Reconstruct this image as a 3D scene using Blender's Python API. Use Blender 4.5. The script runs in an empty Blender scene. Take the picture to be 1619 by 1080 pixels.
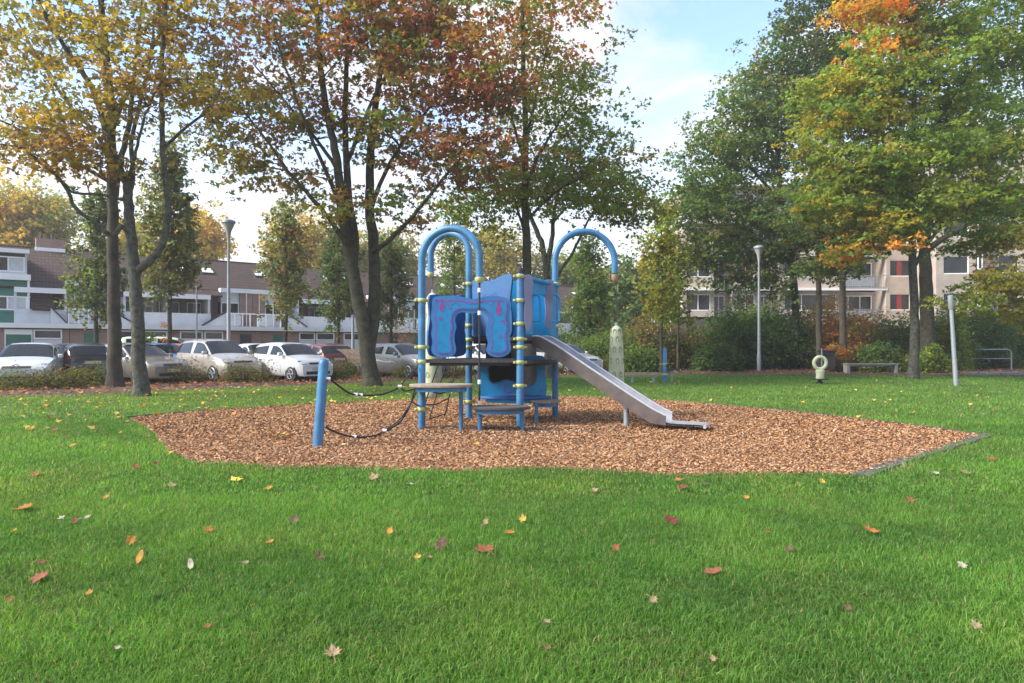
import bpy, math, random
import numpy as np
from mathutils import Vector, Matrix
from mathutils.geometry import tessellate_polygon
random.seed(7); rng = np.random.default_rng(7)
R = math.radians
F = 1079.3; HY = 546.0; CX = 809.5; CH = 1.40
sc = bpy.context.scene
COL = sc.collection
# ---------------------------------------------------------------- camera, sky, sun, exposure
cam = bpy.data.cameras.new('camera'); camo = bpy.data.objects.new('camera', cam); COL.objects.link(camo)
camo.location = (0, 0, CH); camo.rotation_euler = (R(90), 0, 0)
cam.sensor_width = 36; cam.lens = 24; cam.shift_y = (HY-540)/1619.0; cam.clip_end = 3000; cam.clip_start = 0.05
sc.camera = camo
SUN_EL = 38.0; SUN_AZ = -108.0      # azimuth of the sun measured from +Y (into the picture) towards +X
w = bpy.data.worlds.new('World'); sc.world = w; w.use_nodes = True
nt = w.node_tree; N = nt.nodes; Lk = nt.links
for n in list(N): N.remove(n)
out = N.new('ShaderNodeOutputWorld'); bg = N.new('ShaderNodeBackground'); bg.inputs['Strength'].default_value = 0.125
sky = N.new('ShaderNodeTexSky'); sky.sky_type = 'NISHITA'; sky.sun_disc = False
sky.sun_elevation = R(SUN_EL); sky.sun_rotation = R(SUN_AZ); sky.air_density = 1.0; sky.dust_density = 0.7; sky.ozone_density = 4.0
tc = N.new('ShaderNodeTexCoord'); sep = N.new('ShaderNodeSeparateXYZ'); Lk.new(tc.outputs['Generated'], sep.inputs[0])
# cloud sheet: project the direction on a plane overhead so the clouds flatten towards the horizon
zc = N.new('ShaderNodeMath'); zc.operation = 'MAXIMUM'; Lk.new(sep.outputs[2], zc.inputs[0]); zc.inputs[1].default_value = 0.0
za = N.new('ShaderNodeMath'); za.operation = 'ADD'; Lk.new(zc.outputs[0], za.inputs[0]); za.inputs[1].default_value = 0.22
dv = N.new('ShaderNodeVectorMath'); dv.operation = 'DIVIDE'; Lk.new(tc.outputs['Generated'], dv.inputs[0])
cb = N.new('ShaderNodeCombineXYZ'); [Lk.new(za.outputs[0], cb.inputs[i]) for i in range(3)]; Lk.new(cb.outputs[0], dv.inputs[1])
nz = N.new('ShaderNodeTexNoise'); Lk.new(dv.outputs[0], nz.inputs['Vector'])
nz.inputs['Scale'].default_value = 2.3; nz.inputs['Detail'].default_value = 9; nz.inputs['Roughness'].default_value = 0.52; nz.inputs['Distortion'].default_value = 0.25
cr = N.new('ShaderNodeValToRGB'); Lk.new(nz.outputs[0], cr.inputs[0])
cr.color_ramp.elements[0].position = 0.44; cr.color_ramp.elements[0].color = (0.10,)*3+(1,)
cr.color_ramp.elements[1].position = 0.60; cr.color_ramp.elements[1].color = (0.92,)*3+(1,)
hz = N.new('ShaderNodeMapRange'); Lk.new(sep.outputs[2], hz.inputs[0])
hz.inputs[1].default_value = 0.0; hz.inputs[2].default_value = 0.42; hz.inputs[3].default_value = 0.95; hz.inputs[4].default_value = 0.0
mx = N.new('ShaderNodeMath'); mx.operation = 'MAXIMUM'; Lk.new(cr.outputs[0], mx.inputs[0]); Lk.new(hz.outputs[0], mx.inputs[1])
cm = N.new('ShaderNodeMix'); cm.data_type = 'RGBA'; Lk.new(mx.outputs[0], cm.inputs['Factor'])
Lk.new(sky.outputs[0], cm.inputs[6]); cm.inputs[7].default_value = (2.5, 2.45, 2.6, 1)
wm = N.new('ShaderNodeMix'); wm.data_type = 'RGBA'; h2 = N.new('ShaderNodeMapRange'); Lk.new(sep.outputs[2], h2.inputs[0])
h2.inputs[1].default_value = 0.02; h2.inputs[2].default_value = 0.30; h2.inputs[3].default_value = 0.85; h2.inputs[4].default_value = 0.0
Lk.new(h2.outputs[0], wm.inputs['Factor']); Lk.new(cm.outputs[2], wm.inputs[6]); wm.inputs[7].default_value = (2.85, 2.7, 2.55, 1)
Lk.new(wm.outputs[2], bg.inputs[0]); Lk.new(bg.outputs[0], out.inputs[0])
sl = bpy.data.lights.new('sun', 'SUN'); sl.energy = 2.3; sl.angle = R(18); sl.color = (1.0, 0.93, 0.82)
so = bpy.data.objects.new('sun', sl); COL.objects.link(so)
sd = Vector((math.sin(R(SUN_AZ))*math.cos(R(SUN_EL)), math.cos(R(SUN_AZ))*math.cos(R(SUN_EL)), math.sin(R(SUN_EL))))
so.rotation_euler = sd.to_track_quat('Z', 'Y').to_euler(); so.location = (0, 0, 40)
sc.view_settings.view_transform = 'Standard'; sc.view_settings.look = 'None'; sc.view_settings.gamma = 1
sc.view_settings.use_curve_mapping = False; sc.view_settings.exposure = 1.88
sc.render.engine = 'CYCLES'
sc.cycles.max_bounces = 6; sc.cycles.transparent_max_bounces = 8

# ---------------------------------------------------------------- coordinates
def P(px, py, d): return Vector(((px-CX)/F*d, d, CH+(HY-py)/F*d))
def G(px, py):
    d = F*CH/(py-HY); return Vector(((px-CX)/F*d, d, 0))
def ray(px, py, p0, p1):
    """point where the sight line meets the vertical plane through p0 and p1"""
    k = (px-CX)/F; dx, dy = p1[0]-p0[0], p1[1]-p0[1]
    d = (p0[0]*dy-p0[1]*dx)/(k*dy-dx); return P(px, py, d)
def inpoly(x, y, poly):
    c = np.zeros(len(x), bool); n = len(poly)
    for i in range(n):
        x0, y0 = poly[i]; x1, y1 = poly[(i+1) % n]
        if y0 == y1: continue
        m = ((y0 > y) != (y1 > y)) & (x < (x1-x0)*(y-y0)/(y1-y0)+x0); c ^= m
    return c
# ---------------------------------------------------------------- materials
def nodes(name):
    m = bpy.data.materials.new(name); m.use_nodes = True; t = m.node_tree
    b = t.nodes['Principled BSDF']; return m, t, b
def mat(name, col, rough=0.6, metal=0.0, noise=0.0, scale=8.0, bump=0.0, col2=None, detail=6, bscale=None, spec=None):
    m, t, b = nodes(name); b.inputs['Roughness'].default_value = rough; b.inputs['Metallic'].default_value = metal
    if spec is not None: b.inputs['Specular IOR Level'].default_value = spec
    b.inputs['Base Color'].default_value = tuple(col)+(1,)
    if noise or bump or col2:
        g = t.nodes.new('ShaderNodeTexCoord'); n = t.nodes.new('ShaderNodeTexNoise'); n.inputs['Scale'].default_value = scale
        n.inputs['Detail'].default_value = detail; n.inputs['Roughness'].default_value = 0.6; t.links.new(g.outputs['Object'], n.inputs['Vector'])
        mr = t.nodes.new('ShaderNodeMapRange'); mr.inputs[1].default_value = .32; mr.inputs[2].default_value = .68; t.links.new(n.outputs[0], mr.inputs[0])
        mxn = t.nodes.new('ShaderNodeMix'); mxn.data_type = 'RGBA'; t.links.new(mr.outputs[0], mxn.inputs['Factor'])
        c2 = col2 if col2 else tuple(min(1, c*(1+noise)) for c in col); c1 = tuple(c*(1-noise) for c in col) if not col2 else col
        mxn.inputs[6].default_value = tuple(c1)+(1,); mxn.inputs[7].default_value = tuple(c2)+(1,)
        t.links.new(mxn.outputs[2], b.inputs['Base Color'])
        if bump:
            n2 = t.nodes.new('ShaderNodeTexNoise'); n2.inputs['Scale'].default_value = bscale or scale*4; n2.inputs['Detail'].default_value = 4; t.links.new(g.outputs['Object'], n2.inputs['Vector'])
            bp = t.nodes.new('ShaderNodeBump'); bp.inputs['Strength'].default_value = bump; bp.inputs['Distance'].default_value = .02
            t.links.new(n2.outputs[0], bp.inputs['Height']); t.links.new(bp.outputs[0], b.inputs['Normal'])
    return m
def leafmat(name, trans=0.35, rough=0.55, spec=.3, tint=(1, 1, 1)):
    m, t, b = nodes(name); a = t.nodes.new('ShaderNodeAttribute'); a.attribute_name = 'Col'
    t.links.new(a.outputs['Color'], b.inputs['Base Color']); b.inputs['Roughness'].default_value = rough; b.inputs['Specular IOR Level'].default_value = spec
    tr = t.nodes.new('ShaderNodeBsdfTranslucent'); g = t.nodes.new('ShaderNodeMix'); g.data_type = 'RGBA'; g.blend_type = 'MULTIPLY'; g.inputs['Factor'].default_value = 1
    t.links.new(a.outputs['Color'], g.inputs[6]); g.inputs[7].default_value = (1.5, 1.5, .9, 1); t.links.new(g.outputs[2], tr.inputs['Color'])
    ms = t.nodes.new('ShaderNodeMixShader'); ms.inputs[0].default_value = trans
    t.links.new(b.outputs[0], ms.inputs[1]); t.links.new(tr.outputs[0], ms.inputs[2]); t.links.new(ms.outputs[0], t.nodes['Material Output'].inputs['Surface'])
    return m
def brickmat(name, c1, c2, mortar, bw=.22, bh=.07, ms=.012, rough=.85):
    m, t, b = nodes(name); g = t.nodes.new('ShaderNodeTexCoord'); br = t.nodes.new('ShaderNodeTexBrick')
    mp = t.nodes.new('ShaderNodeMapping'); t.links.new(g.outputs['Object'], mp.inputs[0])
    sp = t.nodes.new('ShaderNodeSeparateXYZ'); t.links.new(mp.outputs[0], sp.inputs[0]); cb = t.nodes.new('ShaderNodeCombineXYZ')
    ad = t.nodes.new('ShaderNodeMath'); t.links.new(sp.outputs[0], ad.inputs[0]); t.links.new(sp.outputs[1], ad.inputs[1]); t.links.new(ad.outputs[0], cb.inputs[0]); t.links.new(sp.outputs[2], cb.inputs[1])
    t.links.new(cb.outputs[0], br.inputs['Vector']); br.inputs['Scale'].default_value = 1; br.inputs['Brick Width'].default_value = bw; br.inputs['Row Height'].default_value = bh; br.inputs['Mortar Size'].default_value = ms
    br.inputs['Color1'].default_value = c1+(1,); br.inputs['Color2'].default_value = c2+(1,); br.inputs['Mortar'].default_value = mortar+(1,)
    n = t.nodes.new('ShaderNodeTexNoise'); n.inputs['Scale'].default_value = 1.2; n.inputs['Detail'].default_value = 6; t.links.new(g.outputs['Object'], n.inputs[0])
    mr = t.nodes.new('ShaderNodeMapRange'); mr.inputs[3].default_value = .7; mr.inputs[4].default_value = 1.25; t.links.new(n.outputs[0], mr.inputs[0])
    mu = t.nodes.new('ShaderNodeVectorMath'); mu.operation = 'MULTIPLY'; t.links.new(br.outputs[0], mu.inputs[0]); t.links.new(mr.outputs[0], mu.inputs[1]); t.links.new(mu.outputs[0], b.inputs['Base Color'])
    bp = t.nodes.new('ShaderNodeBump'); bp.inputs['Strength'].default_value = .5; bp.inputs['Distance'].default_value = .01; bp.invert = True; t.links.new(br.outputs['Fac'], bp.inputs['Height']); t.links.new(bp.outputs[0], b.inputs['Normal'])
    b.inputs['Roughness'].default_value = rough; return m
M = {}
M['blue'] = mat('blue_post_paint', (.042, .16, .31), .45, noise=.30, scale=3.5, bump=.10)
M['panel'] = mat('blue_plastic_panel', (.004, .225, .47), .42, noise=.12, scale=4, bump=.06)
M['panel_dark'] = mat('deep_blue_plastic', (.012, .10, .30), .5, noise=.2, scale=4, bump=.06)
M['weathered'] = mat('weathered_blue_panel', (.015, .105, .24), .6, scale=12, bump=.1, col2=(.045, .11, .25))
M['lilac'] = mat('weathered_lilac_panel', (.19, .13, .26), .7, scale=24, bump=.2, col2=(.12, .19, .26))
M['rim'] = mat('panel_rim_blue', (.04, .17, .42), .45, noise=.1, scale=6)
M['purple'] = mat('purple_print', (.12, .10, .38), .5, noise=.2, scale=12)
M['pink'] = mat('magenta_print', (.22, .06, .27), .5, noise=.15, scale=12)
M['clamp'] = mat('lime_clamp', (.28, .33, .09), .5, scale=30, bump=.1, col2=(.42, .44, .20))
M['black'] = mat('black_rubber', (.012, .012, .014), .6, noise=.3, scale=20, bump=.1)
M['mesh'] = mat('grit_deck', (.035, .035, .038), .8, scale=60, bump=.5, col2=(.10, .09, .08))
M['sand'] = mat('sandy_rubber_pad', (.20, .15, .11), .85, scale=40, bump=.5, col2=(.38, .31, .25))
M['steel'] = mat('slide_steel', (.52, .52, .54), .42, .65, noise=.12, scale=7, bump=.03)
M['steel_shaded'] = mat('slide_shaded_steel', (.12, .10, .095), .45, .35, noise=.2, scale=6, bump=.04)  # slide steel with shade and brown ground reflection painted into its colour
M['galv'] = mat('galvanised_steel', (.27, .30, .33), .5, .3, noise=.12, scale=9)
M['pod'] = mat('pale_green_pod', (.30, .34, .20), .6, scale=6, bump=.15, col2=(.46, .48, .33))
M['hole'] = mat('pod_dimple', (.20, .23, .14), .7, noise=.2, scale=8)
M['rope'] = mat('black_rope', (.02, .02, .022), .8, noise=.3, scale=60, bump=.4)
M['collar'] = mat('white_collar', (.62, .66, .72), .5)
M['bark'] = mat('mossy_bark', (.018, .015, .011), .95, scale=6.5, bump=1.0, col2=(.068, .064, .036), bscale=28)
M['bark_grey'] = mat('grey_bark', (.022, .02, .016), .95, scale=9, bump=1.0, col2=(.105, .105, .08), bscale=26)
M['bark_dark'] = mat('dark_bark', (.022, .018, .014), .95, scale=3, bump=1.0, col2=(.075, .062, .045), bscale=26)
M['leaf'] = leafmat('leaf_foliage', .55)
M['litter'] = leafmat('dry_leaf', .12, .75, .15)
M['blade'] = leafmat('grass_blade', .45, .6, .25)
M['chip'] = leafmat('wood_chip', .0, .85, .15)
M['white'] = mat('white_panel', (.58, .60, .62), .6, noise=.09, scale=1.5)
M['whitetrim'] = mat('white_trim', (.80, .80, .80), .5, noise=.04, scale=2)
M['green'] = mat('green_cladding', (.035, .17, .125), .6, noise=.15, scale=1.5)
M['greendoor'] = mat('green_door', (.02, .13, .09), .5, noise=.12, scale=1)
M['glass'] = mat('window_glass', (.022, .028, .034), .08, noise=.6, scale=.9, spec=.5)
M['curtain'] = mat('net_curtain', (.52, .53, .55), .85, noise=.12, scale=5)
M['redcurtain'] = mat('red_curtain', (.24, .03, .028), .8, noise=.15, scale=4)
M['brick'] = brickmat('red_brick', (.26, .115, .085), (.32, .15, .11), (.30, .26, .23))
M['cream'] = brickmat('cream_brick', (.42, .345, .29), (.46, .38, .32), (.38, .34, .30))
M['mauve'] = mat('mauve_brick', (.19, .12, .135), .85, noise=.12, scale=3, bump=.2)
M['roof'] = brickmat('brown_roof_tile', (.050, .025, .016), (.078, .038, .026), (.022, .014, .012), .26, .24, .035, .95)
M['dark'] = mat('dark_trim', (.03, .03, .032), .6)
M['concrete'] = mat('concrete', (.22, .215, .205), .9, noise=.2, scale=6, bump=.3)
M['asphalt'] = mat('asphalt', (.055, .055, .058), .9, scale=2.5, bump=.4, col2=(.085, .083, .082), bscale=60)
M['soil'] = mat('leafy_soil', (.045, .030, .020), .95, scale=1.6, bump=.7, col2=(.085, .048, .026), bscale=25)
M['chipbed'] = mat('chip_bed', (.20, .105, .055), .95, scale=22, bump=.8, col2=(.36, .20, .10), bscale=50)
M['tyre'] = mat('tyre_rubber', (.015, .015, .016), .85)
M['rim_alloy'] = mat('alloy_wheel', (.42, .43, .45), .35, .7)
M['lampglass'] = mat('lamp_glass', (.32, .32, .31), .4)
M['taillight'] = mat('tail_light', (.42, .02, .02), .2)
M['headlight'] = mat('headlight', (.10, .11, .12), .08, .2)
M['carglass'] = mat('car_glass', (.012, .015, .018), .08, spec=.35)
M['plate'] = mat('yellow_plate', (.50, .44, .26), .5)
M['wood'] = mat('weathered_wood', (.20, .14, .10), .85, scale=5, bump=.4, col2=(.36, .28, .21))
M['orangebrick'] = brickmat('orange_brick', (.42, .18, .09), (.46, .22, .12), (.35, .25, .18))
# lawn ground
def lawnmat():
    m, t, b = nodes('lawn_turf'); g = t.nodes.new('ShaderNodeTexCoord')
    n1 = t.nodes.new('ShaderNodeTexNoise'); n1.inputs['Scale'].default_value = .55; n1.inputs['Detail'].default_value = 8
    n2 = t.nodes.new('ShaderNodeTexNoise'); n2.inputs['Scale'].default_value = 28; n2.inputs['Detail'].default_value = 5
    for n in (n1, n2): t.links.new(g.outputs['Object'], n.inputs[0])
    a = t.nodes.new('ShaderNodeMix'); a.data_type = 'RGBA'; a.inputs[6].default_value = (.07, .12, .022, 1); a.inputs[7].default_value = (.12, .17, .032, 1)
    r1 = t.nodes.new('ShaderNodeMapRange'); r1.inputs[1].default_value = .35; r1.inputs[2].default_value = .65; t.links.new(n1.outputs[0], r1.inputs[0]); t.links.new(r1.outputs[0], a.inputs['Factor'])
    c = t.nodes.new('ShaderNodeMix'); c.data_type = 'RGBA'; c.inputs[7].default_value = (.045, .065, .018, 1)
    r2 = t.nodes.new('ShaderNodeMapRange'); r2.inputs[1].default_value = .4; r2.inputs[2].default_value = .7; r2.inputs[4].default_value = .7; t.links.new(n2.outputs[0], r2.inputs[0]); t.links.new(r2.outputs[0], c.inputs['Factor'])
    t.links.new(a.outputs[2], c.inputs[6]); t.links.new(c.outputs[2], b.inputs['Base Color']); b.inputs['Roughness'].default_value = .9; b.inputs['Specular IOR Level'].default_value = .15
    bp = t.nodes.new('ShaderNodeBump'); bp.inputs['Strength'].default_value = 1; bp.inputs['Distance'].default_value = .04; t.links.new(n2.outputs[0], bp.inputs['Height']); t.links.new(bp.outputs[0], b.inputs['Normal'])
    return m
M['lawn'] = lawnmat()

# ---------------------------------------------------------------- object helpers
ORG = {}
def tag(o, label=None, cat=None, group=None, kind=None):
    if label: o['label'] = label
    if cat: o['category'] = cat
    if group: o['group'] = group
    if kind: o['kind'] = kind
    return o
def thing(name, loc, label, cat, group=None, rz=0):
    o = bpy.data.objects.new(name, None); COL.objects.link(o); o.location = loc; o.rotation_euler = (0, 0, rz); o.empty_display_size = .2
    ORG[o.name] = Vector(loc); return tag(o, label, cat, group)
def link(name, me, parent=None, org=None):
    o = bpy.data.objects.new(name, me); COL.objects.link(o)
    if parent is not None: o.parent = parent; ORG[o.name] = ORG.get(parent.name, Vector((0, 0, 0)))
    elif org is not None: o.location = org; ORG[o.name] = Vector(org)
    return o
class MB:
    def __init__(s): s.v = []; s.f = []
    def add(s, vs, fs):
        k = len(s.v); s.v += [tuple(v) for v in vs]; s.f += [tuple(i+k for i in f) for f in fs]; return s
    def hexa(s, c):   # 8 corners: bottom 4 (ccw), top 4
        return s.add(c, [(3, 2, 1, 0), (4, 5, 6, 7), (0, 1, 5, 4), (1, 2, 6, 5), (2, 3, 7, 6), (3, 0, 4, 7)])
    def box(s, x0, x1, y0, y1, z0, z1, T=None):
        c = [(x0, y0, z0), (x1, y0, z0), (x1, y1, z0), (x0, y1, z0), (x0, y0, z1), (x1, y0, z1), (x1, y1, z1), (x0, y1, z1)]
        if T: c = [T(*p) for p in c]
        return s.hexa(c)
    def tube(s, pts, r, n=8, cap=True):
        pts = [Vector(p) for p in pts]; m = len(pts)
        if not hasattr(r, '__len__'): r = [r]*m
        vs = []; prev = None
        for i, p in enumerate(pts):
            t = (pts[min(i+1, m-1)]-pts[max(i-1, 0)])
            if t.length < 1e-7: t = Vector((0, 0, 1))
            t.normalize()
            if prev is None:
                a = Vector((1, 0, 0)) if abs(t.x) < .8 else Vector((0, 1, 0)); u = t.cross(a).normalized()
            else: u = (prev-t*prev.dot(t)).normalized()
            prev = u; q = t.cross(u)
            for k in range(n):
                a = 2*math.pi*k/n; vs.append(p+(u*math.cos(a)+q*math.sin(a))*r[i])
        fs = [(i*n+k, i*n+(k+1) % n, (i+1)*n+(k+1) % n, (i+1)*n+k) for i in range(m-1) for k in range(n)]
        if cap: fs += [tuple(range(n-1, -1, -1)), tuple((m-1)*n+k for k in range(n))]
        return s.add(vs, fs)
    def lathe(s, c, prof, n=16, sx=1, sy=1):
        vs = [(c[0]+r*math.cos(2*math.pi*k/n)*sx, c[1]+r*math.sin(2*math.pi*k/n)*sy, c[2]+z) for r, z in prof for k in range(n)]
        fs = [(i*n+k, i*n+(k+1) % n, (i+1)*n+(k+1) % n, (i+1)*n+k) for i in range(len(prof)-1) for k in range(n)]
        fs += [tuple(range(n-1, -1, -1)), tuple((len(prof)-1)*n+k for k in range(n))]
        return s.add(vs, fs)
    def plate(s, loops, nrm, th):
        """loops of 3D points in one plane (outer, then holes), thickened by th along nrm"""
        nrm = Vector(nrm).normalized()*th; loops = [[Vector(p) for p in l] for l in loops]
        flat = [p for l in loops for p in l]; n = len(flat)
        tri = tessellate_polygon(loops)
        vs = flat+[p+nrm for p in flat]; fs = [tuple(t) for t in tri]+[tuple(i+n for i in reversed(t)) for t in tri]
        k = 0
        for l in loops:
            m = len(l)
            for i in range(m): a, b = k+i, k+(i+1) % m; fs.append((a, b, b+n, a+n))
            k += m
        return s.add(vs, fs)
    def mesh(s, name, org=Vector((0, 0, 0)), m=None, smooth=None):
        me = bpy.data.meshes.new(name); o = Vector(org)
        me.from_pydata([(v[0]-o.x, v[1]-o.y, v[2]-o.z) for v in s.v], [], s.f); me.validate(); me.update()
        if m: me.materials.append(m)
        import bmesh
        b = bmesh.new(); b.from_mesh(me); bmesh.ops.recalc_face_normals(b, faces=b.faces); b.to_mesh(me); b.free()
        if smooth:
            me.shade_smooth(); me.set_sharp_from_angle(angle=R(smooth))
        return me
    def build(s, name, m, parent=None, org=None, smooth=None):
        o = ORG.get(parent.name, Vector((0, 0, 0))) if parent is not None else Vector(org or (0, 0, 0))
        return link(name, s.mesh(name, o, m, smooth), parent, org)
def npmesh(name, V, Fc, m, cols=None, org=Vector((0, 0, 0))):
    """V (n,3), Fc (m,k) same-size faces"""
    me = bpy.data.meshes.new(name); V = V-np.array(org)[None, :]; k = Fc.shape[1]
    me.vertices.add(len(V)); me.vertices.foreach_set('co', V.astype(np.float32).ravel())
    me.loops.add(Fc.size); me.loops.foreach_set('vertex_index', Fc.astype(np.int32).ravel())
    me.polygons.add(len(Fc)); me.polygons.foreach_set('loop_start', (np.arange(len(Fc))*k).astype(np.int32))
    me.update(calc_edges=True)
    if cols is not None:
        a = me.color_attributes.new('Col', 'FLOAT_COLOR', 'POINT'); a.data.foreach_set('color', np.hstack([np.clip(cols, 0, 1), np.ones((len(cols), 1))]).astype(np.float32).ravel())
    me.materials.append(m); return me
def leaves(c, size, nrm, cols, aspect=.8, fold=.22):
    """one folded four-cornered leaf per centre"""
    n = len(c); nrm = nrm/np.linalg.norm(nrm, axis=1)[:, None]
    a = rng.normal(size=(n, 3)); u = np.cross(nrm, a); u /= np.linalg.norm(u, axis=1)[:, None]; v = np.cross(nrm, u)
    s = size[:, None]
    tip = c+u*s*.55; base = c-u*s*.45; l = c+v*s*.5*aspect+nrm*s*fold+u*s*.06; r = c-v*s*.5*aspect+nrm*s*fold+u*s*.06
    V = np.stack([tip, l, base, r], 1).reshape(-1, 3); i = np.arange(n)*4
    Fc = np.concatenate([np.stack([i, i+1, i+2], 1), np.stack([i, i+2, i+3], 1)])
    return V, Fc, np.repeat(cols, 4, 0)
def lobed(c, size, nrm, cols):
    """three-lobed leaf, four triangles"""
    n = len(c); nrm = nrm/np.linalg.norm(nrm, axis=1)[:, None]
    a = rng.normal(size=(n, 3)); u = np.cross(nrm, a); u /= np.linalg.norm(u, axis=1)[:, None]; v = np.cross(nrm, u); s = size[:, None]
    pts = [(-.42, 0, 0), (-.12, .5, .10), (.08, .16, .02), (.6, 0, -.08), (.08, -.16, .02), (-.12, -.5, .10)]
    V = np.stack([c+u*s*p+v*s*q+nrm*s*h for p, q, h in pts], 1).reshape(-1, 3); i = np.arange(n)*6
    Fc = np.concatenate([np.stack([i, i+2, i+1], 1), np.stack([i, i+4, i+2], 1), np.stack([i+2, i+4, i+3], 1), np.stack([i, i+5, i+4], 1)])
    return V, Fc, np.repeat(cols, 6, 0)
def spline(pts, per=4, closed=True):
    n = len(pts); res = []
    for i in range(n if closed else n-1):
        p0, p1, p2, p3 = (pts[(i-1) % n], pts[i], pts[(i+1) % n], pts[(i+2) % n]) if closed else (pts[max(i-1, 0)], pts[i], pts[i+1], pts[min(i+2, n-1)])
        for k in range(per):
            t = k/per; res.append(tuple(.5*((2*b)+(-a+c)*t+(2*a-5*b+4*c-d)*t*t+(-a+3*b-3*c+d)*t**3) for a, b, c, d in zip(p0, p1, p2, p3)))
    if not closed: res.append(tuple(pts[-1]))
    return res

# ================================================================ GROUND
def sheet(name, poly, z, m, kind='structure', org=(0, 0, 0)):
    b = MB(); pts = [Vector((p[0], p[1], z)) for p in poly]; tri = tessellate_polygon([pts]); b.add(pts, [tuple(t) for t in tri])
    o = b.build(name, m); tag(o, kind=kind); return o
b = MB(); b.add([(-400, -60, 0), (400, -60, 0), (400, 700, 0), (-400, 700, 0)], [(0, 1, 2, 3)]); tag(b.build('lawn', M['lawn']), kind='structure')
pit_px = [(205, 662), (330, 650), (480, 641), (650, 633), (780, 628), (870, 627), (950, 629), (1050, 634), (1150, 643), (1250, 652), (1350, 663), (1450, 675), (1552, 690),
          (1475, 716), (1375, 751), (1290, 750), (1200, 751), (1100, 752), (980, 747), (860, 744), (740, 743), (640, 744), (560, 741), (460, 740), (370, 737), (310, 733), (270, 712), (245, 688)]
pit = [(G(*p).x, G(*p).y) for p in pit_px]
pit_px_ = pit_px; pit_j = []; jr = np.cumsum(rng.normal(0, 1, 400)); jr = jr-np.convolve(jr, np.ones(21)/21, 'same')
for i, p in enumerate(pit):
    q = pit[(i+1) % len(pit)]
    for k in range(5):
        t = k/5; j = 0 if 11 <= i <= 13 else (.10 if i > 13 else .05)
        pit_j.append((p[0]+(q[0]-p[0])*t, p[1]+(q[1]-p[1])*t+j*.45*float(jr[len(pit_j)])))
sheet('chip_bed', pit_j, .006, M['chipbed'])
# beds of soil under the hedges
lb = [G(-420, 640), G(0, 628), G(150, 624), G(300, 616.5), G(450, 611), G(600, 604.5), G(760, 598.5), G(900, 595), G(1000, 592.5)]
lbk = [G(1000, 583), G(800, 585.5), G(650, 588), G(500, 590), G(400, 592), G(200, 596), G(0, 600), G(-420, 610)]
leftbed = [(p.x, p.y) for p in lb+lbk]
sheet('planting_bed', leftbed, .008, M['soil'])
rb = [G(900, 594.6), G(1000, 592.3), G(1100, 592.6), G(1300, 593.5), G(1450, 594), G(1700, 596), G(1900, 596)]
rbk = [G(1900, 573), G(1500, 572), G(1100, 572), G(900, 574)]
rightbed = [(p.x, p.y) for p in rb+rbk]
sheet('planting_bed', rightbed, .012, M['soil'])
sheet('path', [(p.x, p.y) for p in (G(1528, 588.5), G(1900, 588), G(1900, 595), G(1540, 594.3))], .022, M['asphalt'])
pk = [(p.x, p.y) for p in (G(-420, 610), G(0, 600), G(200, 596), G(400, 592), G(500, 590), G(650, 588), G(800, 585.5), G(1000, 583))]
Or = Vector((-27, 36, 0)); U = Vector((.786, .618, 0)); B_ = Vector((-.618, .786, 0))
def row(t, wv, z): return Or+U*t+B_*wv+Vector((0, 0, z))
park = pk+[(row(50, -1.5, 0).x, row(50, -1.5, 0).y), (row(-16, -1.5, 0).x, row(-16, -1.5, 0).y)]
sheet('parking_lot', park, .016, M['asphalt'])
b = MB()
b.hexa([row(-16, -1.5, 0), row(50, -1.5, 0), row(50, 3, 0), row(-16, 3, 0), row(-16, -1.5, .12), row(50, -1.5, .12), row(50, 3, .12), row(-16, 3, .12)])
tag(b.build('pavement', M['concrete']), kind='structure')
kerb = tag(bpy.data.objects.new('kerb', None), kind='structure'); COL.objects.link(kerb); ORG[kerb.name] = Vector()
for i in range(1, len(pk)-1):
    a = Vector((pk[i][0], pk[i][1], 0)); c = Vector((pk[i+1][0], pk[i+1][1], 0)); dd = (c-a); n = max(1, int(dd.length/1.0)); nn = Vector((-dd.y, dd.x, 0)).normalized()*.14
    for k in range(n):
        p = a+dd*(k/n+.004); q = a+dd*((k+1)/n-.004); z = Vector((0, 0, .12)); MB().hexa([p, q, q+nn, p+nn, p+z, q+z, q+nn+z, p+nn+z]).build('kerb_stone', M['concrete'], kerb)
# edging tiles along the right end of the pit, dark boards along the far edge
edg = tag(bpy.data.objects.new('pit_edging', None), kind='structure'); COL.objects.link(edg); ORG[edg.name] = Vector()
def edging(pxs, wd, h, ln, m, nm):
    pts = [G(*p) for p in pxs]
    for a, c in zip(pts, pts[1:]):
        dd = c-a; n = max(1, round(dd.length/ln)); nn = Vector((-dd.y, dd.x, 0)).normalized()*wd
        for k in range(n):
            p = a+dd*(k/n+.01/n); q = a+dd*((k+1)/n-.01/n); j = Vector((0, 0, h+random.uniform(-.006, .01))); s = nn*random.uniform(-.06, .06); z0 = Vector((0, 0, -.05))
            MB().hexa([p+s+z0, q+s+z0, q+nn+s+z0, p+nn+s+z0, p+s+j, q+s+j, q+nn+s+j, p+nn+s+j]).build(nm, m, edg)
M['edgetile'] = mat('rubber_edging', (.04, .04, .042), .95, scale=6, bump=.5, col2=(.13, .115, .10))
edging([(1370, 757), (1470, 722), (1575, 690)], .17, .03, .5, M['edgetile'], 'edging_tile')
edging([(200, 661), (330, 649), (480, 640), (560, 636.5)], .05, .02, .8, M['black'], 'edging_board')
edging([(1060, 634), (1150, 642), (1250, 651), (1350, 662), (1450, 674), (1552, 689)], .07, .022, .8, M['edgetile'], 'edging_board')

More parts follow.
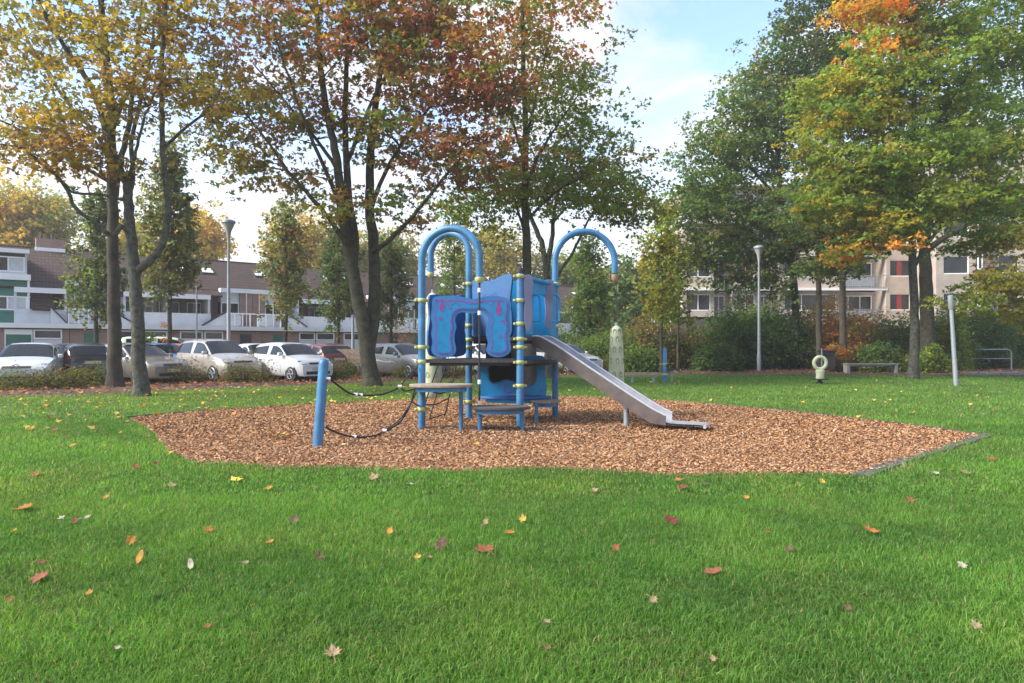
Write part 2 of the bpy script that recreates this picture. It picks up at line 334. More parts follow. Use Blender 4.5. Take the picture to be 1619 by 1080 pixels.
# ---- wood chips (nobody could count them)
xs = [p[0] for p in pit]; ys = [p[1] for p in pit]
n = 290000; X = rng.uniform(min(xs), max(xs), n); Y = rng.uniform(min(ys), max(ys), n)
k = inpoly(X, Y, pit_j) & (rng.random(n) < np.clip(1.5-(Y-7)/11, .35, 1)); X, Y = X[k], Y[k]; n = len(X)
c = np.stack([X, Y, rng.uniform(.012, .035, n)], 1)
pal = np.array([(.36, .19, .095), (.42, .245, .125), (.26, .13, .06), (.48, .31, .18), (.15, .08, .045), (.38, .18, .07), (.33, .215, .135)])
cols = pal[rng.integers(0, len(pal), n)]*rng.uniform(.8, 1.2, (n, 1))
wear = np.exp(-(((X+.3)/2.0)**2+((Y-11.3)/1.0)**2))[:, None]*rng.uniform(0, 1, (n, 1)); cols = cols*(1-.5*wear)+np.array([.26, .21, .18])*wear*.5
V, Fc, C4 = leaves(c, rng.uniform(.026, .060, n)*np.where(Y > 10, 1.2, 1), np.stack([rng.normal(0, .5, n), rng.normal(0, .5, n), np.ones(n)], 1), cols, .42, .05)
tag(link('wood_chips', npmesh('wood_chips', V, Fc, M['chip'], C4)), 'loose tan and orange wood chips filling the play pit', 'wood chips', kind='stuff')

# ---- grass blades
GR_ = rng.random((64, 64))
def vn(X, Y, s):
    a, b_ = X/s+900, Y/s+900; i, j = np.floor(a).astype(int), np.floor(b_).astype(int); u, v = a-i, b_-j; u, v = u*u*(3-2*u), v*v*(3-2*v)
    g = lambda p, q: GR_[p % 64, q % 64]
    return (g(i, j)*(1-u)+g(i+1, j)*u)*(1-v)+(g(i, j+1)*(1-u)+g(i+1, j+1)*u)*v
def grass(n, d0, d1, pw, h, wd):
    d = (d0**pw+(d1**pw-d0**pw)*rng.random(n))**(1/pw); X = rng.uniform(-.80, .80, n)*d
    k = ~inpoly(X, d, pit_j) & ~inpoly(X, d, leftbed) & ~inpoly(X, d, rightbed) & ~inpoly(X, d, park)
    X, d = X[k], d[k]; n = len(X)
    # patches where it stands long, lush, worn or dry
    def fld(s, sx, sy): return np.sin(X*s*1.3+sx)*np.cos(d*s+sy)+.6*np.sin(X*s*2.7+d*s*1.9+sx*2)+.4*np.cos(X*s*5.1-d*s*4.3+sy)
    f1 = fld(.9, 1.2, .4); q_ = rng.random(n) < np.clip(1.0-.35*np.clip(fld(4.3, 2.2, 1.7)-.5, 0, 1)-.3*np.clip(fld(1.6, 5.2, .7)-.8, 0, 1), .3, 1); X, d = X[q_], d[q_]; n = len(X); f1 = fld(.9, 1.2, .4); f2 = fld(2.6, 3.1, 2.2); f3 = fld(7.0, .1, 4.4)
    v1, v2, v3 = vn(X, d, .55), vn(X+7, d+3, .16), vn(X+31, d+11, 1.7)
    q_ = rng.random(n) < np.clip(1.35-.75*v1*v2*2, .35, 1); X, d, f1, f2, f3, v1, v2, v3 = [z_[q_] for z_ in (X, d, f1, f2, f3, v1, v2, v3)]; n = len(X)
    hh = rng.uniform(.5, 1.3, n)*h*np.clip(.55+.5*v1+.55*v2, .5, 1.7)
    az = rng.uniform(0, 2*np.pi, n); lean = rng.uniform(.25, 1.15, n)
    w_ = wd*rng.uniform(.7, 1.3, n); a2 = rng.uniform(0, 2*np.pi, n)
    base = np.stack([X, d, np.zeros(n)], 1); sx = np.stack([np.cos(a2), np.sin(a2), np.zeros(n)], 1)*w_[:, None]*.5
    dr = np.stack([np.cos(az), np.sin(az), np.zeros(n)], 1)
    mid = base+dr*(hh*lean*.35)[:, None]; mid[:, 2] = hh*.62
    tip = base+dr*(hh*lean)[:, None]; tip[:, 2] = hh*(1.05-.35*lean)
    V = np.stack([base-sx, base+sx, mid+sx*.8, mid-sx*.8, tip], 1).reshape(-1, 3); i = np.arange(n)*5
    Fc = np.concatenate([np.stack([i, i+1, i+2], 1), np.stack([i, i+2, i+3], 1), np.stack([i+3, i+2, i+4], 1)])
    g = np.array([.138, .288, .046]); yl = np.array([.21, .29, .055]); dk = np.array([.072, .170, .034]); dry = np.array([.32, .27, .13])
    t1 = np.clip(.62+.7*(v3-.5)+.9*(v1-.5)+.5*(v2-.5)+rng.normal(0, .18, n), 0, 1.15)[:, None]; cols = dk*(1-t1)+g*t1
    t2 = np.clip(.0+.10*f1+.9*(vn(X+55, d+77, .9)-.55)+rng.normal(0, .22, n), 0, .8)[:, None]; cols = cols*(1-t2)+yl*t2
    t3 = (rng.random(n) < .03+.10*np.clip(vn(X+5, d+70, .4)-.6, 0, 1)*2+.03*np.clip(f3, 0, 1)+.10*(inpoly(X, d, near_pit)))[:, None]; cols = np.where(t3, dry, cols)
    warm = np.clip((d-14)/9, 0, 1)*np.clip((2-X)/8, 0, 1); cols = cols*(1-.45*warm[:, None])+np.array([.22, .23, .04])*.45*warm[:, None]
    cols = cols*rng.uniform(.75, 1.25, (n, 1))
    return V, Fc, np.repeat(cols, 5, 0)
cxp, cyp = sum(xs)/len(xs), sum(ys)/len(ys)
near_pit = [(cxp+(x-cxp)*1.03, cyp+(y-cyp)*1.07) for x, y in pit]
parts = [grass(270000, 2.35, 6.3, 1.15, .047, .0046), grass(200000, 6.3, 13, 1.1, .050, .0095), grass(150000, 13, 36, 1.2, .055, .020)]
VV = []; FF = []; CC = []; o_ = 0
for V, Fc, c4 in parts: VV.append(V); FF.append(Fc+o_); CC.append(c4); o_ += len(V)
tag(link('grass', npmesh('grass', np.vstack(VV), np.vstack(FF), M['blade'], np.vstack(CC))), 'short bright green lawn grass around the play pit', 'grass', kind='stuff')

# ---- leaf litter too small to count
yc = np.array([(.62, .36, .05), (.68, .45, .10), (.50, .20, .05), (.34, .13, .05), (.58, .42, .20), (.24, .11, .06)])
def litter(name, n, poly, dens, size, label, pal, z=(.03, .07), p=None):
    px_ = [q[0] for q in poly]; py_ = [q[1] for q in poly]; X = rng.uniform(min(px_), max(px_), n); Y = rng.uniform(min(py_), max(py_), n)
    k = inpoly(X, Y, poly) & (rng.random(n) < dens(X, Y)); X, Y = X[k], Y[k]; n = len(X)
    c = np.stack([X, Y, rng.uniform(z[0], z[1], n)], 1); nr = np.stack([rng.normal(0, .35, n), rng.normal(0, .35, n), np.ones(n)], 1)
    V, Fc, C4 = lobed(c, rng.uniform(size[0], size[1], n), nr, pal[rng.choice(len(pal), n, p=p)]*rng.uniform(.7, 1.2, (n, 1)))
    tag(link(name, npmesh(name, V, Fc, M['litter'], C4)), label, 'fallen leaves', kind='stuff')
lawnpoly = [(-18, 4), (16, 4), (20, 30), (-22, 30)]
def dlawn(X, Y):
    out_ = ~inpoly(X, Y, leftbed) & ~inpoly(X, Y, rightbed)
    d = 1.3*np.exp(-((Y-17.8)/4.4)**2)/(1+np.exp((X-0)/1.3))+.065+.12*np.exp(-((X+7)/4)**2-((Y-12)/5)**2)
    inp = inpoly(X, Y, pit); return np.where(inp, d*.25, d)*out_*(Y > 6.5)
litter('leaf_litter', 5200, lawnpoly, dlawn, (.07, .13), 'yellow and orange leaves scattered over the lawn beneath the trees', yc, (.045, .075), (.34, .24, .15, .08, .13, .06))
bc = np.array([(.26, .10, .045), (.36, .16, .06), (.16, .065, .035), (.42, .24, .10), (.30, .075, .03)])
litter('leaf_litter', 17000, leftbed, lambda X, Y: np.where(X < 3, .95, .5), (.09, .16), 'rusty brown leaves lying thick under the low hedge', bc, (.02, .08))
litter('leaf_litter', 16000, rightbed, lambda X, Y: np.where(Y < 41, .55, .1), (.09, .16), 'brown leaves lying under the shrubs behind the lawn', bc, (.02, .08))

# ---- single fallen leaves that can be picked out on the near lawn
LC = {'orange': (.62, .22, .03), 'rust': (.38, .11, .035), 'tan': (.50, .34, .18), 'yellow': (.70, .48, .06), 'red': (.30, .045, .035), 'brown': (.20, .10, .05), 'pale': (.60, .55, .40), 'amber': (.66, .32, .04)}
LM = {k: mat('leaf_'+k, tuple(c*.32 for c in v), .85, scale=55, col2=tuple(c*.62+.01 for c in v)) for k, v in LC.items()}
LF = [(221, 893, 24, 'amber', 'curled amber maple leaf lying bright on the left foreground grass'),
 (1128, 910, 32, 'rust', 'large rust brown maple leaf lying on the right foreground grass'),
 (766, 875, 38, 'rust', 'wide rusty maple leaf lying flat beside an oval brown leaf'),
 (697, 867, 34, 'brown', 'oval brown leaf just left of the wide rusty maple leaf'),
 (1061, 828, 32, 'red', 'dark crimson maple leaf on the grass below the slide exit'),
 (1376, 844, 30, 'orange', 'orange maple leaf below the right corner of the chip pit'),
 (974, 875, 16, 'rust', 'small orange brown leaf standing upright in centre grass'),
 (617, 848, 16, 'amber', 'upright amber leaf caught in the grass left of centre'),
 (527, 1043, 30, 'tan', 'crumpled tan leaf near the bottom edge of the lawn'),
 (330, 842, 18, 'orange', 'vivid orange leaf beside a dark tuft on the left lawn'),
 (427, 862, 14, 'orange', 'small round orange leaf on the left part of the lawn'),
 (207, 864, 20, 'amber', 'golden brown leaf just above the curled amber maple leaf'),
 (38, 807, 34, 'orange', 'broad orange leaf near the left edge of the lawn'),
 (23, 844, 12, 'amber', 'small amber leaf below the broad orange one at left edge'),
 (119, 829, 14, 'red', 'small dark red leaf in the left lawn beside a pale one'),
 (97, 823, 14, 'pale', 'small pale leaf left of the small dark red leaf'),
 (137, 823, 14, 'pale', 'pale leaf just right of the small dark red leaf'),
 (62, 920, 36, 'rust', 'long rust coloured leaf low on the left lawn'),
 (66, 895, 14, 'red', 'brownish red leaf above the long rust coloured one'),
 (141, 945, 14, 'amber', 'little amber leaf in the lower left of the lawn'),
 (302, 903, 20, 'pale', 'dull pale round leaf right of the curled amber maple leaf'),
 (388, 896, 12, 'tan', 'small tan leaf between the pale round leaf and centre'),
 (465, 829, 18, 'tan', 'tan maple leaf standing in mid lawn left of centre'),
 (505, 886, 18, 'brown', 'dull brown leaf in mid lawn left of centre'),
 (660, 887, 14, 'yellow', 'small yellow leaf left of a small tan one in centre lawn'),
 (680, 887, 10, 'tan', 'small tan leaf right of the small yellow one in centre lawn'),
 (806, 847, 20, 'orange', 'orange leaf on the lawn below the front legs of the tower'),
 (827, 828, 16, 'yellow', 'yellow upright leaf on the lawn below the tower'),
 (768, 832, 12, 'tan', 'small tan leaf left of the yellow upright leaf'),
 (1300, 764, 14, 'yellow', 'yellow leaf on the grass at the front edge of the chip pit'),
 (1079, 774, 20, 'red', 'dark red leaf on the grass just in front of the chip pit'),
 (1115, 768, 12, 'brown', 'small brown leaf by the front edge of the chip pit'),
 (1568, 727, 16, 'rust', 'rust leaf on the grass beside the grey pit edging'),
 (1527, 749, 18, 'tan', 'tan leaf on the grass right of the grey pit edging'),
 (1248, 875, 18, 'brown', 'dark shrivelled brown leaf on the right lawn'),
 (1033, 957, 18, 'tan', 'tan leaf half sunk in the lower centre grass'),
 (1340, 970, 16, 'brown', 'brown leaf low on the right lawn in a dark tuft'),
 (1543, 999, 22, 'tan', 'pale brown leaf near the bottom right corner'),
 (1521, 901, 18, 'pale', 'bleached leaf lying on the right lawn'),
 (1127, 1053, 14, 'tan', 'tan leaf at the bottom edge right of centre'),
 (865, 992, 14, 'tan', 'faint tan leaf low in the centre lawn'),
 (866, 1035, 14, 'brown', 'brown leaf at the bottom edge near the centre'),
 (328, 1000, 16, 'rust', 'rust leaf near the bottom edge at left'),
 (186, 1035, 12, 'pale', 'pale scrap of leaf at the bottom left'),
 (15, 956, 14, 'rust', 'rust leaf hard against the left edge low on the lawn'),
 (1213, 846, 12, 'rust', 'small rust leaf between the crimson and the orange leaf'),
 (272, 770, 16, 'tan', 'tan leaf on the lawn in front of the left pit corner'),
 (425, 775, 14, 'amber', 'amber leaf on the lawn below the leaning blue post'),
 (591, 757, 20, 'tan', 'tan leaf on the grass at the pit edge below the rope'),
 (650, 768, 10, 'pale', 'small pale leaf in the grass below the left tower post'),
 (168, 790, 14, 'amber', 'little amber leaf on the left lawn above the pale pair'),
 (1440, 795, 16, 'rust', 'rust leaf below the front end of the grey pit edging'),
 (1480, 750, 12, 'pale', 'pale leaf near the front end of the grey pit edging'),
 (1180, 790, 12, 'amber', 'amber leaf in front of the chip pit right of the slide'),
 (940, 778, 14, 'tan', 'tan leaf in front of the chip pit below the slide top'),
 (55, 752, 18, 'orange', 'orange leaf on the left lawn level with the pit front'),
 (215, 740, 16, 'rust', 'rust leaf on the lawn left of the pit front corner'),
 (247, 735, 14, 'red', 'dark red leaf touching the left front corner of the pit'),
 (115, 705, 14, 'amber', 'amber leaf on the left lawn beside the pit tip'),
 (50, 678, 14, 'amber', 'orange yellow leaf far out on the left lawn')]
maple = [(0, -.5), (.06, -.28), (.34, -.36), (.28, -.18), (.52, -.02), (.36, .04), (.40, .26), (.20, .16), (.14, .34), (0, .56), (-.13, .33), (-.22, .18), (-.42, .27), (-.35, .05), (-.50, 0), (-.29, -.17), (-.33, -.34), (-.06, -.27)]
oval = [(.28*math.sin(a)*(1+.1*math.sin(3*a)), .5*math.cos(a)) for a in [i*math.pi/7 for i in range(14)]]
for (px, py, s, c, lb_) in LF:
    g = G(px, py+4); sz = s*g.y/F*.92; shape = oval if (('oval' in lb_ and 'maple' not in lb_[:24]) or 'round' in lb_) else maple
    up = 'upright' in lb_ or 'standing' in lb_ or 'curled' in lb_
    rot = Matrix.Rotation(random.uniform(-.3, .3), 3, 'Y') @ Matrix.Rotation(random.uniform(.1, .6), 3, 'X') @ Matrix.Rotation(random.uniform(0, 6.28), 3, 'Z') if not up else Matrix.Rotation(random.uniform(-.6, .6), 3, 'Z') @ Matrix.Rotation(R(62), 3, 'X') @ Matrix.Rotation(random.uniform(-.8, .8), 3, 'Z')
    cur = random.uniform(.15, .45); vs = [Vector((0, 0, -.02))]+[Vector((x*random.uniform(.9, 1.1), y*random.uniform(.9, 1.1), cur*(x*x+y*y)*1.3*random.uniform(.6, 1.4))) for x, y in shape]
    vs = [g+rot @ (v*sz)+Vector((0, 0, .038+(.3*sz if up else .006))) for v in vs]; m_ = len(shape)
    b = MB(); b.add(vs, [(0, 1+i, 1+(i+1) % m_) for i in range(m_)])
    if shape is maple: b.tube([vs[1], vs[1]+(vs[1]-vs[10])*.35+Vector((0, 0, -.005))], .0022, 4)
    o = b.build('fallen_leaf', LM[c], org=g); tag(o, lb_, 'leaf', 'single fallen leaves on the near lawn')


# ================================================================ BUILDINGS
def Tr(t, w_, z): return tuple(row(t, w_, z))
def hb(name, x0, x1, w0, w1, z0, z1, m, par, label=None):
    o = MB().box(x0, x1, w0, w1, z0, z1, Tr).build(name, M[m], par)
    if label: o['label'] = label
    return o
def win(par, x0, x1, wv, z0, z1, nx, panes='glass', fm='whitetrim', curt=0):
    """window on a facade plane w=wv: frame bars stand proud, panes behind"""
    f = MB(); t = .07; x = x0
    f.box(x0, x1, wv-.05, wv+.02, z0, z0+t, Tr).box(x0, x1, wv-.05, wv+.02, z1-t, z1, Tr)
    st_ = (x1-x0)/nx
    for i in range(nx+1):
        a = x0+i*st_; a0 = max(x0, a-t/2) if i else x0; a1 = min(x1, a0+t) if i < nx else x1; a0 = a1-t
        f.box(a0, a1, wv-.048, wv+.018, z0+t, z1-t, Tr)
    o = f.build('window', M[fm], par)
    for i in range(nx):
        hb('pane', x0+i*st_+t*.3, x0+(i+1)*st_-t*.3, wv-.015, wv+.0, z0+t*.5, z1-t*.5, 'curtain' if (curt >> i) & 1 else panes, o)
    return o
HW = 5.3
def house(k, t0, mir, label, skyl=(1, 1), garage=('white', 'white'), plain=False):
    def X(a, c): a, c = (a, c) if not mir else (HW-c, HW-a); return t0+a, t0+c
    h = thing('terraced_house', row(t0+HW/2, 0, 0), label, 'house', 'terraced houses beyond the car park')
    e = .012
    hb('wall', t0+e, t0+HW-e, 3.0, 13.0, 0, 4.9, 'brick', h)
    # roof: front slope, rear slope
    def slab(name, x0, x1, w0, z0, w1, z1, th, m='roof', par=h):
        return MB().hexa([Tr(x0, w0, z0-th), Tr(x1, w0, z0-th), Tr(x1, w1, z1-th), Tr(x0, w1, z1-th), Tr(x0, w0, z0), Tr(x1, w0, z0), Tr(x1, w1, z1), Tr(x0, w1, z1)]).build(name, M[m], par)
    rf = slab('roof', t0, t0+HW, 2.4, 5.05, 8.0, 7.6, .16); slab('rear_slope', t0, t0+HW, 8.0, 7.6, 13.6, 5.05, .16, 'roof', rf)
    hb('gable_fill', t0+.02, t0+HW-.02, 5.6, 10.4, 4.9, 6.2, 'brick', h)
    MB().tube([Tr(t0, 8.0, 7.58), Tr(t0+HW, 8.0, 7.58)], .10, 8).build('ridge_cap', M['roof'], rf)
    # upper bay: white wall, window, brick pier
    a, c = X(3.3, 4.45); hb('bay_wall', a, c, 2.2, 2.99, 2.62, 3.45, 'white', h); hb('bay_wall', a, c, 2.2, 2.99, 4.25, 4.88, 'white', h); hb('bay_back', a, c, 2.5, 2.98, 3.45, 4.25, 'dark', h)
    win(h, a, c, 2.25, 3.45, 4.25, 2, curt=0)
    a, c = X(4.45, 4.86); hb('brick_pier', a+.01, c-.03, 2.05, 2.99, 2.62, 4.88, 'brick', h); a, c = X(4.89, 5.29); hb('brick_pier', a, c, 2.05, 2.99, 2.62, 4.88, 'brick', h)
    a, c = X(3.2, 5.3); hb('fascia', a, c, 1.9, 2.4, 4.88, 5.16, 'whitetrim', h)
    a, c = X(4.85, 4.90) ; hb('downpipe', a, c, 1.98, 2.06, 2.62, 4.86, 'whitetrim', h)
    # roof coming lower over the balcony and the stair
    a, c = X(0, 3.2); slab('lower_roof', a+.02, c-.02, 1.45, 4.62, 2.4, 5.02, .10, 'roof', rf)
    a, c = X(0, 2.45); hb('fascia', a, c, 1.35, 1.47, 4.33, 4.62, 'whitetrim', h)
    # balcony
    hb('balcony', a, c, 1.35, 1.50, 2.62, 3.42, 'white', h); hb('balcony_floor', a, c, 1.5, 2.98, 2.62, 2.75, 'concrete', h)
    for q in (a, c-.12): hb('balcony_cheek', q, q+.12, 1.5, 2.97, 2.76, 4.33, 'white', h)
    win(h, a+.25, a+.95, 2.97, 2.95, 4.2, 1); hb('brick_panel', a+.98, a+1.35, 2.9, 2.99, 2.76, 4.3, 'brick', h); win(h, a+1.38, c-.2, 2.97, 3.1, 4.2, 2)
    if plain: slab('steep_roof', 1.42, 2.5, 1.15, 3.45, 2.395, 5.02, .12, 'roof', rf)
    # stair wing: slanted dark coping over a white wall with a rail
    a, c = X(1.9, 3.3); lo_, hi_ = (a, c) if not mir else (c, a)
    if plain: lo_, hi_ = 3.05, 2.3
    b = MB(); b.hexa([Tr(lo_, 1.0, 2.62), Tr(hi_, 1.0, 3.5), Tr(hi_, 1.34, 3.5), Tr(lo_, 1.34, 2.62), Tr(lo_, 1.0, 2.72), Tr(hi_, 1.0, 3.6), Tr(hi_, 1.34, 3.6), Tr(lo_, 1.34, 2.72)]); b.build('stair_coping', M['dark'], h)
    b = MB(); b.hexa([Tr(lo_, 1.06, 2.60), Tr(hi_, 1.06, 2.60), Tr(hi_, 1.30, 2.60), Tr(lo_, 1.30, 2.60), Tr(lo_, 1.06, 2.615), Tr(hi_, 1.06, 3.5), Tr(hi_, 1.30, 3.5), Tr(lo_, 1.30, 2.615)]); b.build('stair_wall', M['white'], h)
    a, c = X(3.3, 5.29)
    if not plain: hb('terrace_rail', a, c, .9, .96, 3.42, 3.5, 'whitetrim', h)
    for i in range(0 if plain else 5): q = a+(c-a-.06)*i/4; hb('rail_post', q, q+.06, .9, .96, 2.6, 3.42, 'whitetrim', h)
    if not plain: hb('terrace_panel', min(a, c)+.02, min(a, c)+.9, .97, 1.0, 2.66, 3.36, 'white', h)
    # storage block in front
    hb('garage', t0+e, t0+HW-e, .12, 2.98, 0, 2.30, 'brick', h)
    hb('flat_roof_edge', t0, t0+HW, -.12, 3.0, 2.34, 2.60, 'whitetrim', h); hb('soffit', t0+.01, t0+HW-.01, -.05, .3, 2.28, 2.335, 'dark', h)
    for x0, x1, gm in ((.35, 1.65, garage[0]), (1.75, 2.85, garage[1])):
        a, c = X(x0, x1)
        if gm == 'white': hb('storage_door', a, c, .06, .12, .12, 1.72, 'white', h); win(h, a, c, .10, 1.74, 2.26, 1, fm='whitetrim')
        else: hb('door_frame', a-.06, c+.06, .07, .118, .12, 2.26, 'whitetrim', h); hb('storage_door', a, c, .03, .069, .14, 1.98, 'greendoor', h)
    a, c = X(3.9, 4.6); hb('front_door', a, c, .07, .118, .14, 2.1, 'dark' if k % 2 else 'greendoor', h)
    # skylights
    for i, on in enumerate(skyl):
        if not on: continue
        x0 = t0+1.15+i*1.7; x1 = x0+.85; wa, wb = 5.15, 6.0; za = 5.05+(wa-2.4)*.4554; zb = 5.05+(wb-2.4)*.4554
        s = MB().hexa([Tr(x0, wa, za+.0), Tr(x1, wa, za+.0), Tr(x1, wb, zb+.0), Tr(x0, wb, zb+.0), Tr(x0, wa, za+.12), Tr(x1, wa, za+.12), Tr(x1, wb, zb+.12), Tr(x0, wb, zb+.12)]).build('skylight', M['dark'], rf)
        MB().hexa([Tr(x0+.08, wa+.08, za+.10), Tr(x1-.08, wa+.08, za+.10), Tr(x1-.08, wb-.08, zb+.06), Tr(x0+.08, wb-.08, zb+.06), Tr(x0+.08, wa+.08, za+.165), Tr(x1-.08, wa+.08, za+.165), Tr(x1-.08, wb-.08, zb+.125), Tr(x0+.08, wb-.08, zb+.125)]).build('pane', M['whitetrim'], s)
    return h, rf
hl = ['', 'house with a broad chimney and green storage doors beside the green clad one', 'house behind the two left trunks, white walls and a round shrub in front', 'house with two skylights and white balcony left of the lamp post', 'house with a brick pier right of the lamp post, behind the white city car', 'house with sloping stair coping left of the middle maple', 'house hidden behind the middle maple trunk', 'house seen between the middle maple and the tower', 'house seen through the left arches of the tower', 'house seen through the middle of the tower', 'last house of the row, seen under the right arch']
starts = [3.1-5.3*2+5.3*i for i in range(12)]
for i in range(1, 11):
    h, rf = house(i, starts[i], i % 2 == 0 or i == 1, hl[i], plain=(i == 1), skyl=(1, 1) if i >= 3 else (0, 0), garage=('white', 'green') if i < 2 else ('white', 'white'))
    if i == 1:
        ch = hb('chimney', 2.0, 3.5, 7.6, 8.4, 7.35, 8.2, 'brick', rf); hb('chimney_flashing', 1.95, 3.55, 7.55, 8.45, 7.3, 7.62, 'whitetrim', rf)
        for q in (2.3, 2.9): MB().tube([Tr(q, 8, 8.1), Tr(q, 8, 8.6)], .09, 8).build('chimney_pot', M['dark'], rf)
# green clad end house with tall projecting front
gh = thing('terraced_house', row(-2, 0, 0), 'house with green cladding, white dormer and green storage doors at far left', 'house', 'terraced houses beyond the car park')
hb('wall', -9.5, -2.22, 3.0, 13, 0, 4.9, 'brick', gh); hb('wall', -2.2, 1.3, 1.6, 3.0, 2.6, 3.0, 'green', gh)
for z0, z1, w0 in ((2.6, 3.32, 1.52), (4.12, 4.95, 1.52)):
    n = 6
    for i in range(n): q = z0+(z1-z0)*i/n; MB().box(-8, 1.25, w0+.012*(1-0), 1.6, q, q+(z1-z0)/n-.012, Tr).build('cladding_board', M['green'], gh)
hb('bay_core', -8, 1.28, 1.6, 3.0, 2.6, 5.0, 'dark', gh)
win(gh, -3.2, 1.25, 1.56, 3.33, 4.11, 5, curt=0b10101)
hb('corner_post', 1.25, 1.36, 1.45, 3.0, 2.6, 5.0, 'whitetrim', gh); hb('white_band', -8, 1.4, 1.3, 3.2, 5.0, 5.32, 'whitetrim', gh)
hb('dormer', -8, 1.15, 1.75, 6.0, 5.32, 6.55, 'dark', gh); win(gh, -2.6, 1.15, 1.70, 5.45, 6.30, 5, curt=0b10001); hb('dormer_roof', -8, 1.35, 1.4, 6.3, 6.5, 6.72, 'whitetrim', gh); hb('dormer_cheek', 1.152, 1.25, 1.75, 5.4, 5.32, 6.5, 'white', gh)
hb('dormer_apron', -8, 1.15, 1.68, 1.75, 5.32, 5.45, 'white', gh)
MB().hexa([Tr(-9.5, 2.4, 4.89), Tr(-2.2, 2.4, 4.89), Tr(-2.2, 8, 7.44), Tr(-9.5, 8, 7.44), Tr(-9.5, 2.4, 5.05), Tr(-2.2, 2.4, 5.05), Tr(-2.2, 8, 7.6), Tr(-9.5, 8, 7.6)]).build('roof', M['roof'], gh)
hb('garage', -9.5, -2.22, .12, 2.98, 0, 2.30, 'brick', gh); hb('flat_roof_edge', -9.5, -2.2, -.12, 3.0, 2.34, 2.60, 'whitetrim', gh)

# ---------------------------------------------------------------- flats at right
def flats(name, label, ox, oy, ang, cat='building'):
    t = thing(name, (ox, oy, 0), label, cat); c, s = math.cos(ang), math.sin(ang)
    return t, (lambda x, y, z: (ox+x*c-y*s, oy+x*s+y*c, z))
fx = lambda px, d: (px-CX)/F*d
D1 = 58.0
fl, T1 = flats('apartment_block', 'pale brick apartment block with balconies and red curtained windows behind the grove', fx(1080, D1), D1, 0)
def fb(T_, name, x0, x1, y0, y1, z0, z1, m, par): return MB().box(x0, x1, y0, y1, z0, z1, T_).build(name, M[m], par)
def fwin(T_, par, x0, x1, y, z0, z1, n, curtain=()):
    t = .07; f = MB(); f.box(x0, x1, y-.06, y+.05, z0, z0+t, T_).box(x0, x1, y-.06, y+.05, z1-t, z1, T_); st_ = (x1-x0)/n
    for i in range(n+1):
        a = x0+i*st_-(0 if i == 0 else t/2 if i < n else t); f.box(a, a+t, y-.058, y+.048, z0+t, z1-t, T_)
    o = f.build('window', M['whitetrim'], par)
    for i in range(n): fb(T_, 'pane', x0+i*st_+t*.4, x0+(i+1)*st_-t*.4, y-.02, y, z0+t*.5, z1-t*.5, 'glass', o)
    for a, c in curtain: fb(T_, 'curtain', a, c, y-.04, y-.021, z0+t, z1-t, 'redcurtain', o)
    return o
ST = 2.86; NS = 5; Wd = fx(1478, D1)-fx(1080, D1)
px_ = lambda p: fx(p, D1)-fx(1080, D1)
for s in range(NS):
    z = .55+s*ST
    fb(T1, 'floor_slab', 0, px_(1400), -.35, .2, z-.22, z, 'whitetrim', fl)
    for (a, c) in ((1080, 1130), (1160, 1200), (1236, 1330), (1398, 1478)):
        front = -.3 if a == 1398 else .2
        fb(T1, 'wall', px_(a), px_(c), front, 9, z, z+.95, 'cream', fl); fb(T1, 'wall', px_(a), px_(c), front, 9, z+2.35, z+ST-.23 if a != 1398 else z+ST-.003, 'cream', fl)
        x0, x1 = px_(a), px_(c); fb(T1, 'wall', x0, x0+.3, front, 9, z+.951, z+2.349, 'cream', fl); fb(T1, 'wall', x1-.3, x1, front, 9, z+.951, z+2.349, 'cream', fl)
        rc_ = [(x0+.95, x0+1.35)]+([(x0+2.5, x0+2.75)] if a == 1398 else []); fwin(T1, fl, x0+.3, x1-.3, front+.12, z+.95, z+2.35, 2 if x1-x0 < 4.5 else 3, rc_ if a in (1160, 1398) else ())
    for (a, c) in ((1130, 1160), (1200, 1236), (1330, 1398)):     # recessed balconies with doors and a rail
        x0, x1 = px_(a)+.01, px_(c)-.01; fb(T1, 'balcony_back', x0, x1, 1.4, 9, z, z+ST-.23, 'cream', fl); fwin(T1, fl, x0+.2, x1-.35, 1.38, z+.1, z+2.3, 2 if x1-x0 < 3 else 3)
        rl = MB(); rl.box(x0, x1, -.42, -.37, z+1.0, z+1.05, T1); rl.box(x0, x1, -.42, -.37, z+.02, z+.06, T1)
        for i in range(int((x1-x0)/.16)): q = x0+i*.16; rl.box(q, q+.02, -.41, -.38, z+.06, z+1.0, T1)
        rl.build('balcony_rail', M['galv'], fl)
        if a == 1330: fb(T1, 'balcony_screen', x0+.1, x1-1.0, -.36, -.34, z+.1, z+.95, 'curtain', fl)
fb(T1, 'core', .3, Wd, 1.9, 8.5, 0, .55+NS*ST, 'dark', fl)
fb(T1, 'flat_roof', -.2, Wd+.2, -.5, 9.2, .55+NS*ST-.02, .55+NS*ST+.35, 'whitetrim', fl); fb(T1, 'plinth', 0, Wd, .25, 9, 0, .32, 'mauve', fl)
D2 = 53.0; f2, T2 = flats('apartment_block', 'pale apartment wing with a mauve brick stair strip at the right edge', fx(1480, D2), D2, R(-8))
p2 = lambda p: fx(p, D2)-fx(1480, D2)
